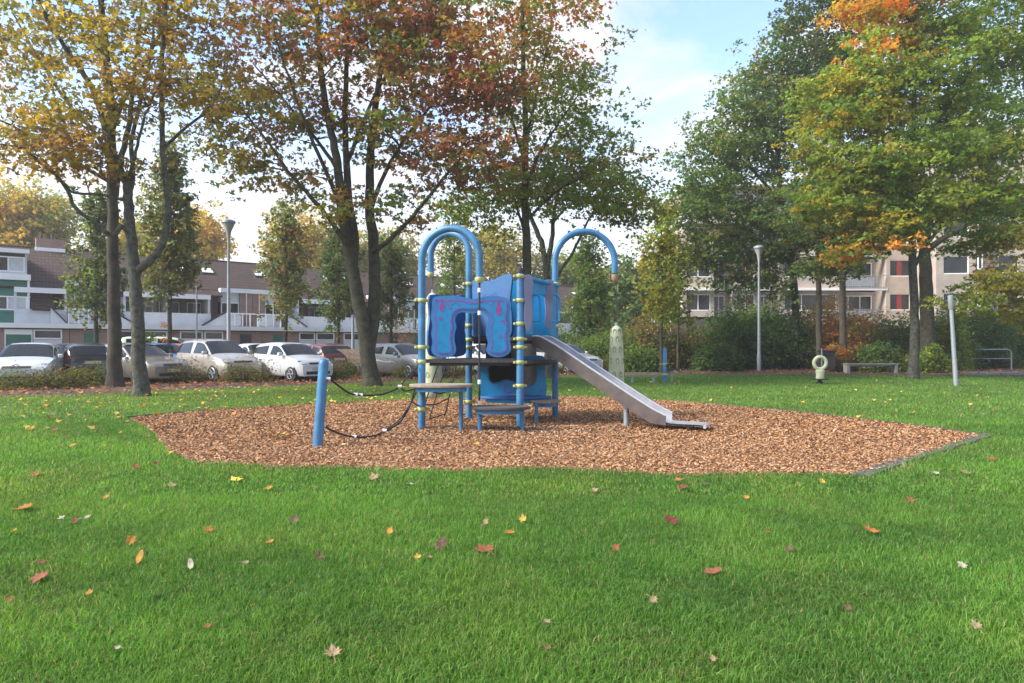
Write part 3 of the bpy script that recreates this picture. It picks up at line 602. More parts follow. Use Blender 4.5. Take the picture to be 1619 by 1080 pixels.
for s in range(6):
    z = .3+s*ST
    for a, c, m_ in ((1480, 1538, 'cream'), (1560, 1610, 'cream'), (1632, 1760, 'cream')):
        x0, x1 = p2(a), p2(c); fb(T2, 'wall', x0, x1, 0, 9, z, z+.9, m_, f2); fb(T2, 'wall', x0, x1, 0, 9, z+2.3, z+ST-.004, m_, f2); fb(T2, 'wall', x0, x0+.5, 0, 9, z+.901, z+2.299, m_, f2); fb(T2, 'wall', x1-.5, x1, 0, 9, z+.901, z+2.299, m_, f2); fwin(T2, f2, x0+.5, x1-.5, .1, z+.9, z+2.3, 1 if x1-x0 < 3 else 4)
    for a, c in ((1538, 1560), (1610, 1632)):
        x0, x1 = p2(a)+.01, p2(c)-.01; fb(T2, 'brick_strip', x0, x1, -.25, 9, z, z+1.2, 'mauve', f2); fb(T2, 'brick_strip', x0+.35, x1, -.25, 9, z+1.21, z+ST-.01, 'mauve', f2); fwin(T2, f2, x0, x0+.35, -.2, z+1.2, z+ST-.2, 1)
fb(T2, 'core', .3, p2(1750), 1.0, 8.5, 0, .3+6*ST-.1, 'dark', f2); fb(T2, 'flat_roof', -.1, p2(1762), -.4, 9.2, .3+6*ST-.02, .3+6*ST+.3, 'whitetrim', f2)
# grey retaining wall with white fence, and an orange brick gable further back
D3 = 41.0; wl = thing('garden_wall', (fx(1095, D3), D3, 0), 'dark grey low wall behind the brownish shrubs left of the rhododendrons', 'wall')
x0, x1 = fx(1062, D3), fx(1150, D3); zt = P(0, 501, D3).z
MB().box(x0, x1, D3, D3+.25, 0, zt-.08).build('wall_face', mat('grey_render', (.13, .115, .12), .9, noise=.25, scale=1.5, bump=.2), wl); MB().box(x0-.03, x1+.03, D3-.04, D3+.29, zt-.08, zt).build('coping', M['dark'], wl)
D4 = 50; fe = thing('white_fence', (fx(1080, D4), D4, 0), 'white picket fence rising behind the dark grey low wall', 'fence')
for i in range(22): x = fx(1030, D4)+i*.2; MB().box(x, x+.09, D4, D4+.03, 1.6, 3.4).build('picket', M['whitetrim'], fe)
MB().box(fx(1030, D4), fx(1030, D4)+4.3, D4+.032, D4+.08, 3.1, 3.2).build('fence_rail', M['whitetrim'], fe); MB().box(fx(1030, D4), fx(1030, D4)+4.3, D4+.032, D4+.08, 0, 1.59).build('fence_base', M['concrete'], fe)


# ================================================================ TREES
def tree(label, base, limbs, blobs, colfn, lpt=150, lsize=.15, rc=(.55, .30), bark='bark', name='maple_tree', group=None, shape=leaves, seed=1, tr=.05, flare=1.35, cat='tree', sides=7, vis=.0):
    """limbs: world-space polylines with start and end radius; blobs: crown volumes (centre, radii, number of twig ends)"""
    global rng
    rng = np.random.default_rng(seed); rnd = random.Random(seed)
    t = thing(name, base, label, cat, group); tb = MB(); nodes_ = []; rad = []
    for pts, r0, r1 in limbs:
        sp = spline([tuple(p) for p in pts], 5, False); m_ = len(sp)
        rr = [r0+(r1-r0)*(i/(m_-1))**.85 for i in range(m_)]
        if (Vector(sp[0])-base).length < .3:
            zz = [p[2] for p in sp]; rr = [r*(1+(flare-1)*math.exp(-max(z-base.z, 0)/.25)) for r, z in zip(rr, zz)]
        sp = [Vector(p)+Vector((rnd.gauss(0, 1), rnd.gauss(0, 1), 0))*(.012 if i else 0) for i, p in enumerate(sp)]
        tb.tube(sp, rr, 12)
        for i, (p, r) in enumerate(zip(sp, rr)):
            if i > m_*.22 or p.z > base.z+2.0: nodes_.append(p); rad.append(r)
    NP = np.array([tuple(p) for p in nodes_]); RP = np.array(rad); ND = list(range(len(NP)))
    tg = []
    for c, r, n in blobs:
        u = rng.normal(size=(n, 3)); u /= np.linalg.norm(u, axis=1)[:, None]; u *= (rng.random(n)**.42)[:, None]
        tg.append(np.array(c)+u*np.array(r))
    tg = np.vstack(tg); dist = np.array([np.min(np.linalg.norm(NP-q, axis=1)) for q in tg]); tg = tg[np.argsort(dist)]
    for q in tg:
        d = np.linalg.norm(NP-q, axis=1); up = NP[:, 2]-(q[2]-.25*d); cost = d+.9*np.clip(up, 0, None)+.35*(RP < .03)
        i = int(np.argmin(cost)); p = NP[i]; L = d[i]; r0 = min(RP[i]*.62, .010+.017*L); r1 = .006
        n = max(2, int(L/.55)); mid = (p+q)/2+np.array([rnd.gauss(0, .06)*L, rnd.gauss(0, .06)*L, (.06 if q[2] > p[2] else .16)*L])
        # leave the parent at a rising angle
        pts = []
        for k in range(n+1):
            s = k/n; v = p*(1-s)**2+mid*2*s*(1-s)+q*s*s
            if 0 < k < n: v = v+rng.normal(0, .03, 3)*min(1, L)
            pts.append(v)
        rs = [r0+(r1-r0)*(k/n) for k in range(n+1)]
        tb.tube([Vector(v) for v in pts], rs, 6 if r0 > .03 else 4, cap=False)
        NP = np.vstack([NP, np.array(pts[1:])]); RP = np.concatenate([RP, rs[1:]])
    tb.build('trunk', M[bark], t, smooth=60)
    n = len(tg)*lpt; ci = np.repeat(np.arange(len(tg)), lpt)
    cs = rng.uniform(.6, 1.3, len(tg))
    off = rng.normal(size=(n, 3))*np.array([rc[0], rc[0], rc[1]])*cs[ci][:, None]
    # sprays: leaves hang in loose tiers, thinner towards their rim
    off[:, 2] -= .10*(off[:, 0]**2+off[:, 1]**2)
    sub = rng.integers(0, 7, n); so_ = rng.normal(size=(len(tg), 7, 3))*np.array([rc[0], rc[0], rc[1]])*1.0
    c = tg[ci]+off*.34+so_[ci, sub]
    keep = rng.random(n) < (.45+.55*rng.random(len(tg))[ci]); c = c[keep]; ci = ci[keep]; n = len(c)
    nr = rng.normal(size=(n, 3))*.62+np.array([0, 0, .8])+.35*(c-tg[ci])
    base_c = colfn(tg)[ci]; cj = rng.normal(1, .16, (n, 1)); sh = rng.normal(0, .03, (n, 3))*np.array([1, .6, .2])
    cols = base_c*cj*rng.uniform(.85, 1.15, len(tg))[ci][:, None]+sh*base_c.mean(1)[:, None]*3
    V, Fc, C4 = shape(c, rng.uniform(.7, 1.25, n)*lsize*1.1, nr, cols*1.30)
    V = V-np.array(base)
    link('crown', npmesh('crown', V, Fc, M['leaf'], C4), t)
    return t
g_ = np.array
GRN = g_([.085, .135, .026]); DGRN = g_([.040, .075, .022]); OLV = g_([.125, .125, .028]); YEL = g_([.36, .26, .035]); ORG_C = g_([.46, .17, .035]); RED = g_([.26, .065, .032]); LGRN = g_([.145, .20, .030]); GOLD = g_([.55, .36, .06]); BRN = g_([.17, .095, .045])
def mixw(parts):
    """parts: list of (colour, fn(targets)->weight)"""
    def f(tg):
        W = np.stack([np.clip(w(tg), 0, None)*rng.gamma(1.1, 1, len(tg)) for _, w in parts], 1)+1e-6; W = W**2.2; W /= W.sum(1, keepdims=True)
        return W @ np.array([c for c, _ in parts])
    return f
def const(v): return lambda t: np.full(len(t), float(v))
def bl(px, py, d, rx, ry, rz, n): return (tuple(P(px, py, d)), (rx, ry, rz), n)
def pl(d, *pts): return [P(p[0], p[1], d+(p[2] if len(p) > 2 else 0)) for p in pts]
def gl(d, *pts):
    r = pl(d, *pts); r[0].z = -.12; return r

# --- left pair
d = 22.6; b0 = G(182, 612); d = b0.y
tree('dark straight trunked maple in the low hedge at left, crown yellow and olive', b0,
     [(gl(d, (182, 612), (181, 560), (180, 480), (179, 400), (177, 300), (176, 230), (172, 160), (165, 80), (158, -20), (150, -140)), .245, .07),
      (pl(d, (177, 300), (172, 230, -.5), (150, 150, -1), (120, 100, -1.3), (80, 40, -1.6), (40, -40, -2)), .13, .04),
      (pl(d, (178, 330), (190, 260, .5), (205, 190, 1), (212, 120, 1.2), (222, 30, 1.5), (232, -80, 1.5)), .12, .04),
      (pl(d, (177, 250), (150, 210, .6), (105, 160, 1.2), (60, 90, 1.6), (20, 20, 2)), .09, .03),
      (pl(d, (176, 210), (200, 150, -.6), (240, 80, -1.2), (275, 10, -1.5)), .08, .03),
      (pl(d, (178, 290), (130, 262, -.8), (90, 235, -1.5), (30, 205, -2.2), (-40, 170, -2.6)), .07, .025)],
     [bl(60, 40, d, 3.2, 2.6, 2.4, 40), bl(210, 0, d, 3.2, 2.8, 2.4, 38), bl(-10, 130, d, 2.5, 2, 1.6, 20), bl(130, -120, d, 4.5, 3, 2.4, 40), bl(70, 190, d, 2.2, 1.6, .7, 14), bl(290, 110, d+.5, 1.6, 1.5, 1.1, 14)],
     mixw([(OLV, const(1)), (YEL*.6, const(.6)), (GRN*.8, const(.55)), (BRN, const(.6)), (ORG_C*.5, const(.2))]), 66, .16, (.50, .22), 'bark_dark', shape=lobed, seed=11)
b0 = G(225, 626); d = b0.y
tree('grey forked maple on the lawn edge at left, with a curved right limb', b0,
     [(gl(d, (225, 626), (219, 560), (215, 480), (211, 420), (207, 370), (203, 320), (200, 290), (186, 262), (176, 230), (178, 200), (176, 150), (170, 90)), .195, .06),
      (pl(d, (212, 432), (228, 420), (244, 406), (256, 388), (264, 350), (266, 320), (260, 270), (257, 235), (256, 180), (255, 118), (259, 60), (262, 0), (268, -70)), .12, .045),
      (pl(d, (206, 372), (192, 358, -.2), (176, 372, -.3), (150, 352, -.5), (120, 330, -.7), (108, 302, -.8), (86, 275, -1), (60, 255, -1.2), (40, 236, -1.4), (0, 228, -1.8)), .075, .025),
      (pl(d, (200, 318), (160, 308, -.4), (118, 305, -.7), (104, 292, -.9), (70, 262, -1)), .045, .02),
      (pl(d, (203, 320), (210, 270, .3), (208, 220, .5), (222, 160, .8), (238, 90, 1), (245, 20, 1.2)), .08, .03),
      (pl(d, (258, 235), (290, 205, .3), (320, 180, .6), (345, 150, .8), (360, 100, .9)), .05, .02),
      (pl(d, (200, 290), (215, 240, -.5), (228, 190, -.8), (250, 140, -1), (290, 80, -1.4)), .05, .02)],
     [bl(60, 235, d-1, 1.9, 1.4, .55, 26), bl(150, 250, d-.8, 1.2, 1.0, .5, 12), bl(180, 160, d-.6, 1.3, 1.2, .7, 16), bl(230, 130, d-1.0, 1.3, 1.0, .7, 17), bl(20, 190, d-1, 1.5, 1.2, .8, 14), bl(330, 150, d+.3, 1.3, 1.2, .9, 14), bl(300, 30, d, 1.8, 1.5, 1.2, 22), bl(130, 40, d-.8, 2.2, 1.5, 1.2, 26), bl(230, -70, d, 2.4, 2, 1.2, 28), bl(10, 60, d-1, 1.6, 1.2, 1.2, 16)],
     mixw([(YEL*.7, const(1)), (ORG_C*.5, const(.3)), (OLV, const(.8)), (BRN, const(.5))]), 66, .145, (.42, .17), 'bark_grey', shape=lobed, seed=12)
# --- big red and green maple in the middle
b0 = G(590, 610); d = b0.y
redw = lambda t: .30+np.clip((t[:, 0]+3.6)/2.0, 0, 3)*.9+np.clip((t[:, 2]-7)*.12, 0, .6)
tree('big many stemmed maple behind the tower, crown turning brick red on its right', b0,
     [(gl(d, (590, 610), (583, 575), (575, 520), (566, 470), (556, 420), (548, 380), (540, 330), (535, 270), (524, 210), (512, 150), (505, 80), (500, 0), (492, -100)), .30, .06),
      (pl(d, (557, 425), (560, 380, .2), (552, 320, .3), (548, 260, .4), (545, 190, .5), (548, 110, .5), (552, 20, .6), (560, -80, .6)), .19, .05),
      (pl(d, (580, 560, .2), (590, 500, .4), (592, 440, .5), (590, 380, .6), (584, 320, .7), (586, 250, .8), (592, 180, 1), (604, 100, 1.2), (620, 20, 1.4), (640, -80, 1.5)), .27, .06),
      (pl(d, (548, 385, -.2), (520, 345, -.6), (490, 310, -1), (455, 270, -1.3), (420, 220, -1.6), (380, 170, -1.9)), .10, .025),
      (pl(d, (590, 400, .4), (620, 375, -.2), (655, 340, -.8), (690, 295, -1.3), (730, 250, -1.8), (770, 220, -2.1)), .10, .025),
      (pl(d, (586, 330, .6), (606, 280, .2), (640, 220, -.4), (680, 170, -1), (730, 120, -1.5)), .09, .025),
      (pl(d, (540, 330, 0), (515, 270, -.6), (485, 200, -1.1), (455, 120, -1.5), (430, 40, -1.8)), .09, .025),
      (pl(d, (548, 260, .4), (575, 190, 0), (610, 120, -.4), (650, 60, -.8), (690, 0, -1)), .08, .025),
      (pl(d, (535, 270, 0), (500, 220, .8), (450, 160, 1.5), (400, 100, 2)), .08, .025)],
     [bl(720, 130, d-.8, 2.4, 2.4, 1.9, 76), bl(640, 40, d, 2.8, 2.6, 1.9, 70), bl(560, 60, d-.6, 3, 2.6, 1.9, 56), bl(450, 60, d, 2.6, 2.4, 1.9, 46), bl(400, 190, d-.2, 2.0, 2.0, 1.2, 34), bl(500, 180, d+.6, 2.3, 2.0, 1.3, 26),
      bl(730, 250, d-1.0, 2.3, 1.8, 1.0, 42), bl(600, 320, d-1.8, 1.1, .8, .32, 8), bl(520, 328, d-1.4, .6, .6, .28, 4), bl(400, 265, d-.6, 1.2, 1.2, .8, 14), bl(640, 210, d, 2.4, 2.2, 1.0, 34), bl(560, -110, d, 5, 3.5, 2, 72), bl(730, 0, d, 1.9, 1.8, 1.4, 26), bl(655, 355, d, .7, .8, .4, 4), bl(370, 120, d+1, 1.4, 1.4, 1, 14), bl(470, 290, d+.8, 1.4, 1.2, .6, 10)],
     mixw([(g_([.24, .075, .042])*1.05, lambda t: 1.4*redw(t)), (ORG_C*.5, lambda t: redw(t)*.25+.25), (OLV, const(.8)), (GRN, const(.9)), (BRN, const(.45)), (YEL*.7, lambda t: np.clip(-(t[:, 0]+4.5)/2, 0, .6))]), 78, .17, (.50, .21), 'bark', shape=lobed, seed=13)
# --- tree behind the tower, orange top
d = 26.5; b0 = P(832, 546, d); b0.z = 0
tree('tall maple right behind the tower with orange leaves at its top', b0,
     [([b0-Vector((0, 0, .1))]+pl(d, (832, 540), (833, 440), (832, 370), (830, 290), (831, 200), (828, 110), (826, 20), (824, -80)), .24, .05),
      (pl(d, (832, 380), (818, 330, .5), (800, 280, 1), (785, 220, 1.3)), .07, .02),
      (pl(d, (831, 300), (850, 250, -.5), (880, 200, -1), (915, 150, -1.4)), .08, .02), (pl(d, (832, 350), (870, 310, -.4), (910, 285, -.8), (960, 265, -1)), .07, .02),
      (pl(d, (831, 230), (845, 160, .4), (862, 90, .8), (875, 10, 1)), .07, .02), (pl(d, (831, 260), (810, 190, -.4), (790, 110, -.8), (775, 40, -1)), .07, .02)],
     [bl(870, 60, d, 2.5, 2.2, 2.0, 50), bl(900, 170, d, 2.5, 2.1, 1.5, 46), bl(935, 250, d, 2.2, 2, 1.0, 36), bl(840, 170, d+.5, 2.4, 2, 2, 34), bl(780, 310, d, 2.0, 1.6, .9, 26), bl(870, 300, d, 2.1, 1.8, .9, 30), bl(800, 60, d, 2, 2, 2, 26), bl(860, -60, d, 3, 2.4, 1.6, 40), bl(970, 300, d-.5, 1.2, 1.2, .8, 14), bl(780, 370, d+1, 1.2, 1, .7, 8)],
     mixw([(GRN*1.25, const(1)), (LGRN*1.0, const(.8)), (OLV*1.1, const(.6)), (YEL*.9, const(.55)), (ORG_C, lambda t: np.clip((t[:, 2]-11.5)*.6, 0, 2.5)), (RED, lambda t: np.clip((t[:, 2]-11)*.3, 0, .8)*(t[:, 0] > 1))]), 68, .16, (.52, .26), 'bark', shape=lobed, seed=14)
d = 29; b0 = P(866, 546, d); b0.z = 0
tree('pale stemmed forked tree seen between tower roof and right arch', b0,
     [([b0-Vector((0, 0, .1))]+pl(d, (866, 540), (864, 440), (858, 390), (842, 350), (830, 310), (826, 260)), .20, .05), (pl(d, (864, 430), (872, 380), (876, 340), (884, 290), (896, 230)), .13, .03), (pl(d, (868, 470), (885, 430), (905, 400), (930, 350), (960, 310)), .10, .03), (pl(d, (876, 350), (905, 320), (940, 300)), .06, .02)],
     [bl(900, 290, d, 2.4, 2, 1.1, 26), bl(960, 300, d, 2, 2, 1.2, 22), bl(820, 290, d, 2, 2, 1.2, 18), bl(1000, 330, d, 1.4, 1.4, .8, 12), bl(730, 330, d+1, 1.6, 1.5, .8, 12)],
     mixw([(OLV, const(1)), (YEL*.6, const(.6)), (GRN, const(.7)), (LGRN*.7, const(.4))]), 95, .16, (.55, .27), 'bark_grey', 'deciduous_tree', seed=15)
# --- right group of tall darker trees
def big_right(px, d, label, limbs_, blobs_, seed, r=.26, bark='bark_dark', mix=None, **k):
    b0 = P(px, 546, d); b0.z = 0
    tree(label, b0, [([b0-Vector((0, 0, .1))]+pl(d, *limbs_[0]), r, r*.25)]+[(pl(d, *l), r*.5, .025) for l in limbs_[1:]], blobs_, mix or mixw([(DGRN*1.5, const(1.1)), (GRN*1.1, const(.9)), (OLV*1.1, const(.5)), (YEL*.6, const(.18))]), bark=bark, seed=seed, name='deciduous_tree', **k)
big_right(1262, 40.5, 'broad dark green tree with a slanting trunk behind the right lamp', [((1260, 540), (1256, 460), (1250, 400), (1240, 340), (1232, 280), (1228, 200), (1235, 120), (1245, 30)), ((1252, 420), (1220, 390), (1180, 375), (1130, 372), (1090, 378)), ((1246, 380), (1215, 350), (1170, 330), (1120, 330)), ((1240, 330), (1200, 280), (1160, 240), (1130, 210)), ((1252, 410), (1275, 350), (1290, 290), (1300, 220)), ((1232, 270), (1205, 200), (1190, 140))],
          [bl(1150, 330, 40.5, 4.2, 2.4, 2.2, 95), bl(1200, 200, 40.5, 3.6, 2.8, 2.8, 100), bl(1140, 250, 40.5, 2.9, 2.4, 2.6, 62), bl(1280, 250, 41, 3, 2.4, 3, 50), bl(1250, 110, 41, 2.8, 2.4, 2.6, 60), bl(1110, 395, 40.3, 2.6, 2, 1.0, 36), bl(1200, 400, 40.3, 2.6, 2, 1.1, 40), bl(1170, 445, 40.3, 1.9, 1.4, .6, 16), bl(1250, 370, 40.3, 1.8, 1.6, 1.2, 24), bl(1225, 450, 40.5, 1.1, 1.2, .7, 10)], 21, lpt=105, lsize=.19, rc=(.62, .34))
big_right(1295, 39, 'slim dark trunk with high crown, left of two in the right grove', [((1295, 540), (1294, 440), (1292, 370), (1285, 300), (1280, 200), (1290, 80), (1300, -20)), ((1290, 340), (1320, 290), (1345, 250))],
          [bl(1310, 60, 40, 3.4, 2.5, 3.8, 90), bl(1280, 150, 40, 2.4, 2, 2.6, 40), bl(1320, 380, 39, 2.4, 1.8, 1.4, 24), bl(1290, -20, 40, 3, 2, 2, 34)], 22, .19, lpt=95, lsize=.19, rc=(.62, .36), mix=mixw([(DGRN, const(1.2)), (GRN*.8, const(.5)), (BRN*.6, const(.3))]))
big_right(1333, 36, 'dark trunk with low side limbs at the centre of the right grove', [((1333, 540), (1332, 460), (1332, 410), (1325, 370), (1310, 310), (1320, 220)), ((1332, 410), (1350, 375), (1370, 340)), ((1330, 400), (1300, 372), (1290, 350))],
          [bl(1290, 330, 36, 2.2, 1.8, 1.7, 36), bl(1350, 320, 36, 2.2, 1.8, 1.8, 34), bl(1300, 425, 37, 1.5, 1.2, .8, 18), bl(1345, 400, 37, 1.2, 1, .5, 8)], 23, .22, lpt=95, lsize=.18, rc=(.55, .3))
b0 = P(1467, 546, 36.5); b0.z = 0
big_right(1467, 36.5, 'thick trunk standing in the shrubs just behind the bright right maple', [((1467, 540), (1464, 440), (1462, 390), (1470, 340), (1500, 280), (1530, 220), (1550, 140)), ((1463, 400), (1440, 330), (1430, 250)), ((1466, 395), (1495, 375), (1540, 350), (1575, 335))],
          [bl(1560, 200, 36.5, 3.2, 2.4, 3.2, 75), bl(1600, 330, 36, 2.4, 2, 1.5, 36), bl(1590, 60, 37, 3.6, 2.5, 2.8, 70), bl(1470, 200, 38, 3.5, 2, 4, 40)], 24, .42, 'bark', lpt=100, lsize=.19, rc=(.62, .34), mix=mixw([(DGRN*1.1, const(1)), (GRN, const(1)), (LGRN*.7, const(.3))]))
# --- bright maple on the right lawn
b0 = G(1444, 599.5); d = b0.y
tree('bright green maple with yellow edges and orange top on the right lawn', b0,
     [(gl(d, (1444, 599), (1446, 540), (1445, 470), (1443, 410), (1442, 370), (1440, 310), (1442, 240), (1445, 160), (1440, 80), (1436, 0), (1430, -90)), .20, .05),
      (pl(d, (1443, 405), (1430, 393, -.2), (1410, 392, -.4), (1395, 375, -.6), (1375, 372, -.8)), .05, .02), (pl(d, (1446, 420), (1470, 380, -.3), (1495, 350, -.6), (1530, 300, -.9), (1570, 260, -1)), .09, .025),
      (pl(d, (1443, 390), (1420, 340, -.5), (1385, 290, -1), (1340, 250, -1.3)), .08, .02), (pl(d, (1440, 320), (1400, 250, .3), (1350, 180, .5), (1310, 130, .6)), .08, .02), (pl(d, (1441, 300), (1470, 220), (1510, 150), (1550, 90)), .08, .02), (pl(d, (1442, 260), (1415, 170, -.6), (1390, 90, -.9), (1370, 20, -1)), .07, .02)],
     [bl(1340, 180, d, 2.0, 2, 1.7, 62), bl(1400, 120, d-.5, 2.5, 2.2, 1.7, 72), bl(1480, 110, d, 2.6, 2.2, 1.9, 66), bl(1350, 270, d-.5, 1.8, 1.8, 1.2, 44), bl(1440, 250, d-1, 2.5, 1.8, 1.5, 62), bl(1530, 220, d, 2.2, 2, 1.8, 50), bl(1380, 350, d-.6, 1.9, 1.5, .75, 34), bl(1470, 330, d-.8, 2.2, 1.6, .9, 42), bl(1550, 310, d-.3, 1.8, 1.6, .9, 34), bl(1400, 20, d, 2.4, 2, 1.4, 48), bl(1500, 20, d, 2.4, 2, 1.4, 40), bl(1440, -90, d, 2.6, 2.2, 1.6, 40), bl(1400, 388, d-.8, 1.0, 1.0, .32, 10), bl(1300, 130, d, .9, 1, .8, 10), bl(1310, 320, d-.3, 1.1, 1.2, .8, 22), bl(1290, 230, d, .9, 1, .8, 14), bl(1560, 380, d, 1.5, 1.4, .7, 20), bl(1340, 400, d-.2, .9, .9, .35, 9)],
     mixw([(GRN*1.5, const(1)), (LGRN*1.3, const(.9)), (DGRN*1.5, const(.5)), (YEL*1.0, lambda t: .42+.55*np.clip(-(t[:, 0]-15.5)/2.4, 0, 1)), (ORG_C*1.25, lambda t: np.clip((t[:, 2]-12.6)*1.1, 0, 3)*(t[:, 0] < 16.5)+.10+.6*((t[:, 2] < 6.3) & (t[:, 0] < 16)))]), 140, .16, (.46, .20), 'bark_grey', shape=lobed, seed=16)
# --- tree just off the right edge whose boughs reach in
d = 27; b0 = P(1700, 546, d); b0.z = 0
tree('tree at the right edge whose low olive boughs hang into view', b0,
     [([b0-Vector((0, 0, .1))]+pl(d, (1700, 540), (1698, 400), (1690, 250), (1680, 100), (1670, -50)), .26, .06), (pl(d, (1700, 430), (1660, 420, -.3), (1620, 445, -.5), (1580, 440, -.7), (1545, 452, -.9)), .06, .015), (pl(d, (1697, 360), (1650, 330), (1600, 350), (1570, 370)), .05, .015), (pl(d, (1690, 200), (1640, 110), (1600, 40)), .08, .02)],
     [bl(1585, 445, d-.6, 1.3, 1.2, .5, 26), bl(1530, 470, d-.9, .8, .8, .32, 10), bl(1610, 490, d-.4, .8, .9, .6, 14), bl(1600, 380, d, 1.0, 1, .6, 14), bl(1630, 60, d, 1.5, 1.6, 1.5, 26), bl(1600, -40, d, 2.4, 2, 1.4, 30), bl(1680, 250, d, 2, 1.6, 2, 30)],
     mixw([(LGRN*.8, const(1)), (OLV*1.1, const(.7)), (YEL*.7, const(.5)), (GRN, lambda t: np.clip((t[:, 2]-6)*.5, 0, 2))]), 105, .15, (.40, .18), 'bark', 'deciduous_tree', shape=lobed, seed=17)
# --- parking-lot columnar trees and what stands behind the roofs
def col_tree(px, d, py0, py1, wpx, label, colr, seed, trunk_w=.14, n=90, lpt=85, group='upright street trees by the car park', ls=.17, name='street_tree', density=1.0):
    b0 = P(px, 546, d); b0.z = 0; s = d/F; top = P(px, py0, d).z; bot = P(px, py1, d).z; h = top-bot; w_ = wpx*s/2
    bl_ = [((b0.x+random.uniform(-.1, .1), b0.y, bot+h*.26), (w_, w_, h*.26), int(n*.42)), ((b0.x, b0.y, bot+h*.55), (w_*.82, w_*.8, h*.28), int(n*.36)), ((b0.x+w_*.05, b0.y, bot+h*.82), (w_*.45, w_*.45, h*.19), int(n*.22))]
    tree(label, b0, [([b0-Vector((0, 0, .1)), b0+Vector((0, 0, bot*.6)), b0+Vector((.03, 0, bot+h*.3)), b0+Vector((0, 0, bot+h*.6)), b0+Vector((0, 0, bot+h*.95))], trunk_w, .02)], bl_, colr, lpt, ls, (.30, .34), 'bark', name, group, seed=seed, tr=.03)
GG = g_([.13, .155, .065]); mA = mixw([(GG*.7, const(1)), (DGRN*1.3, const(.8)), (OLV, const(.4))]); mB = mixw([(OLV, const(.7)), (GG, const(1.2)), (YEL*.5, const(.12)), (BRN*1.2, const(.25))]); mG = mixw([(GOLD, const(1)), (YEL*1.1, const(.6)), (ORG_C*.8, const(.12)), (OLV*1.6, const(.4))]); mH = mixw([(DGRN*1.6, const(1)), (GRN, const(1)), (OLV, const(.8))])
col_tree(152, 33, 300, 510, 74, 'dark green upright tree in front of the white house stairs, left of the trunks', mA, 31)
col_tree(268, 33, 215, 482, 92, 'tall upright tree just right of the two left trunks, olive and gold', mB, 32, n=150)
col_tree(452, 37, 325, 505, 74, 'upright tree between the left lamp and the middle maple', mB, 33, n=80)
col_tree(535, 40, 335, 520, 74, 'dark upright tree behind the trunk of the middle maple, left side', mA, 34, n=80)
col_tree(618, 42, 370, 520, 60, 'dark upright tree seen right of the middle maple trunk', mA, 35, n=70)
col_tree(718, 46, 340, 520, 66, 'grey green upright tree seen through the left arches', mH, 36, n=60, lpt=70)
col_tree(932, 44, 365, 540, 78, 'grey green upright tree seen under the right arch', mH, 37, n=110)
col_tree(1046, 34, 330, 520, 70, 'thin young tree with pale yellow green leaves left of the shrubs', mixw([(LGRN*1.0, const(1)), (YEL*.8, const(.7)), (OLV, const(.6))]), 38, n=64, lpt=70, trunk_w=.10, name='young_tree', group=None)
col_tree(1072, 37, 395, 530, 60, 'second thin young tree, behind the pale yellow green one', mixw([(LGRN*.8, const(1)), (OLV, const(.8))]), 39, n=40, lpt=60, trunk_w=.09, name='young_tree', group=None)
def far_tree(px, d, py, wpx, hpx, label, colr, seed, n=90, lpt=120, ls=.31):
    s = d/F; b0 = P(px, 546, d); b0.z = 0; c = P(px, py, d)
    tree(label, b0, [([b0, b0+Vector((0, 0, c.z*.5)), b0+Vector((.3, 0, c.z)), b0+Vector((0, 0, c.z+hpx*s*.3))], .3, .06)], [(tuple(c), (wpx*s/2, wpx*s/3, hpx*s/2), n), (tuple(c+Vector((wpx*s*.22, 0, -hpx*s*.2))), (wpx*s/3.2, wpx*s/4, hpx*s/4), n//3), (tuple(c+Vector((-wpx*s*.22, 0, -hpx*s*.1))), (wpx*s/3.2, wpx*s/4, hpx*s/4), n//3)], colr, lpt, ls, (1.1, .8), 'bark', 'deciduous_tree', 'trees behind the roofs', seed=seed)
far_tree(-10, 62, 350, 105, 140, 'golden tree behind the roof at the far left edge', mG, 41)
far_tree(55, 64, 350, 90, 120, 'yellow green tree behind the roof, right of the golden one', mixw([(OLV*1.8, const(1)), (GOLD*.8, const(.7)), (LGRN, const(.4))]), 42)
far_tree(318, 70, 375, 46, 80, 'small golden tree behind the ridge beside the olive and gold street tree', mG, 43, 40)
far_tree(480, 72, 385, 110, 80, 'pale gold tree behind the ridge right of the left lamp', mixw([(YEL, const(1)), (OLV*1.4, const(.9)), (GOLD*.8, const(.4))]), 44, 60)
far_tree(600, 76, 400, 130, 80, 'olive tree behind the ridge and the middle maple', mixw([(OLV*1.4, const(1)), (YEL*.8, const(.5))]), 45, 60)
far_tree(780, 80, 400, 150, 120, 'olive gold tree behind the ridge beyond the tower', mixw([(OLV*1.5, const(1)), (YEL*.9, const(.6))]), 46, 60)
far_tree(900, 82, 440, 110, 70, 'soft green tree at the far end of the house row', mixw([(LGRN*.9, const(1)), (OLV*1.4, const(.6))]), 47, 60)
far_tree(1010, 64, 465, 150, 120, 'grey green tree behind the thin young trees', mH, 48, 110, 100, .35)
far_tree(215, 66, 400, 110, 90, 'hazy yellow tree behind the ridge between the left trunks', mixw([(YEL*1.1, const(1)), (OLV*1.8, const(.8))]), 49, 50)
far_tree(1180, 80, 395, 160, 110, 'green tree beyond the flats behind the slanting trunk', mH, 50, 70)

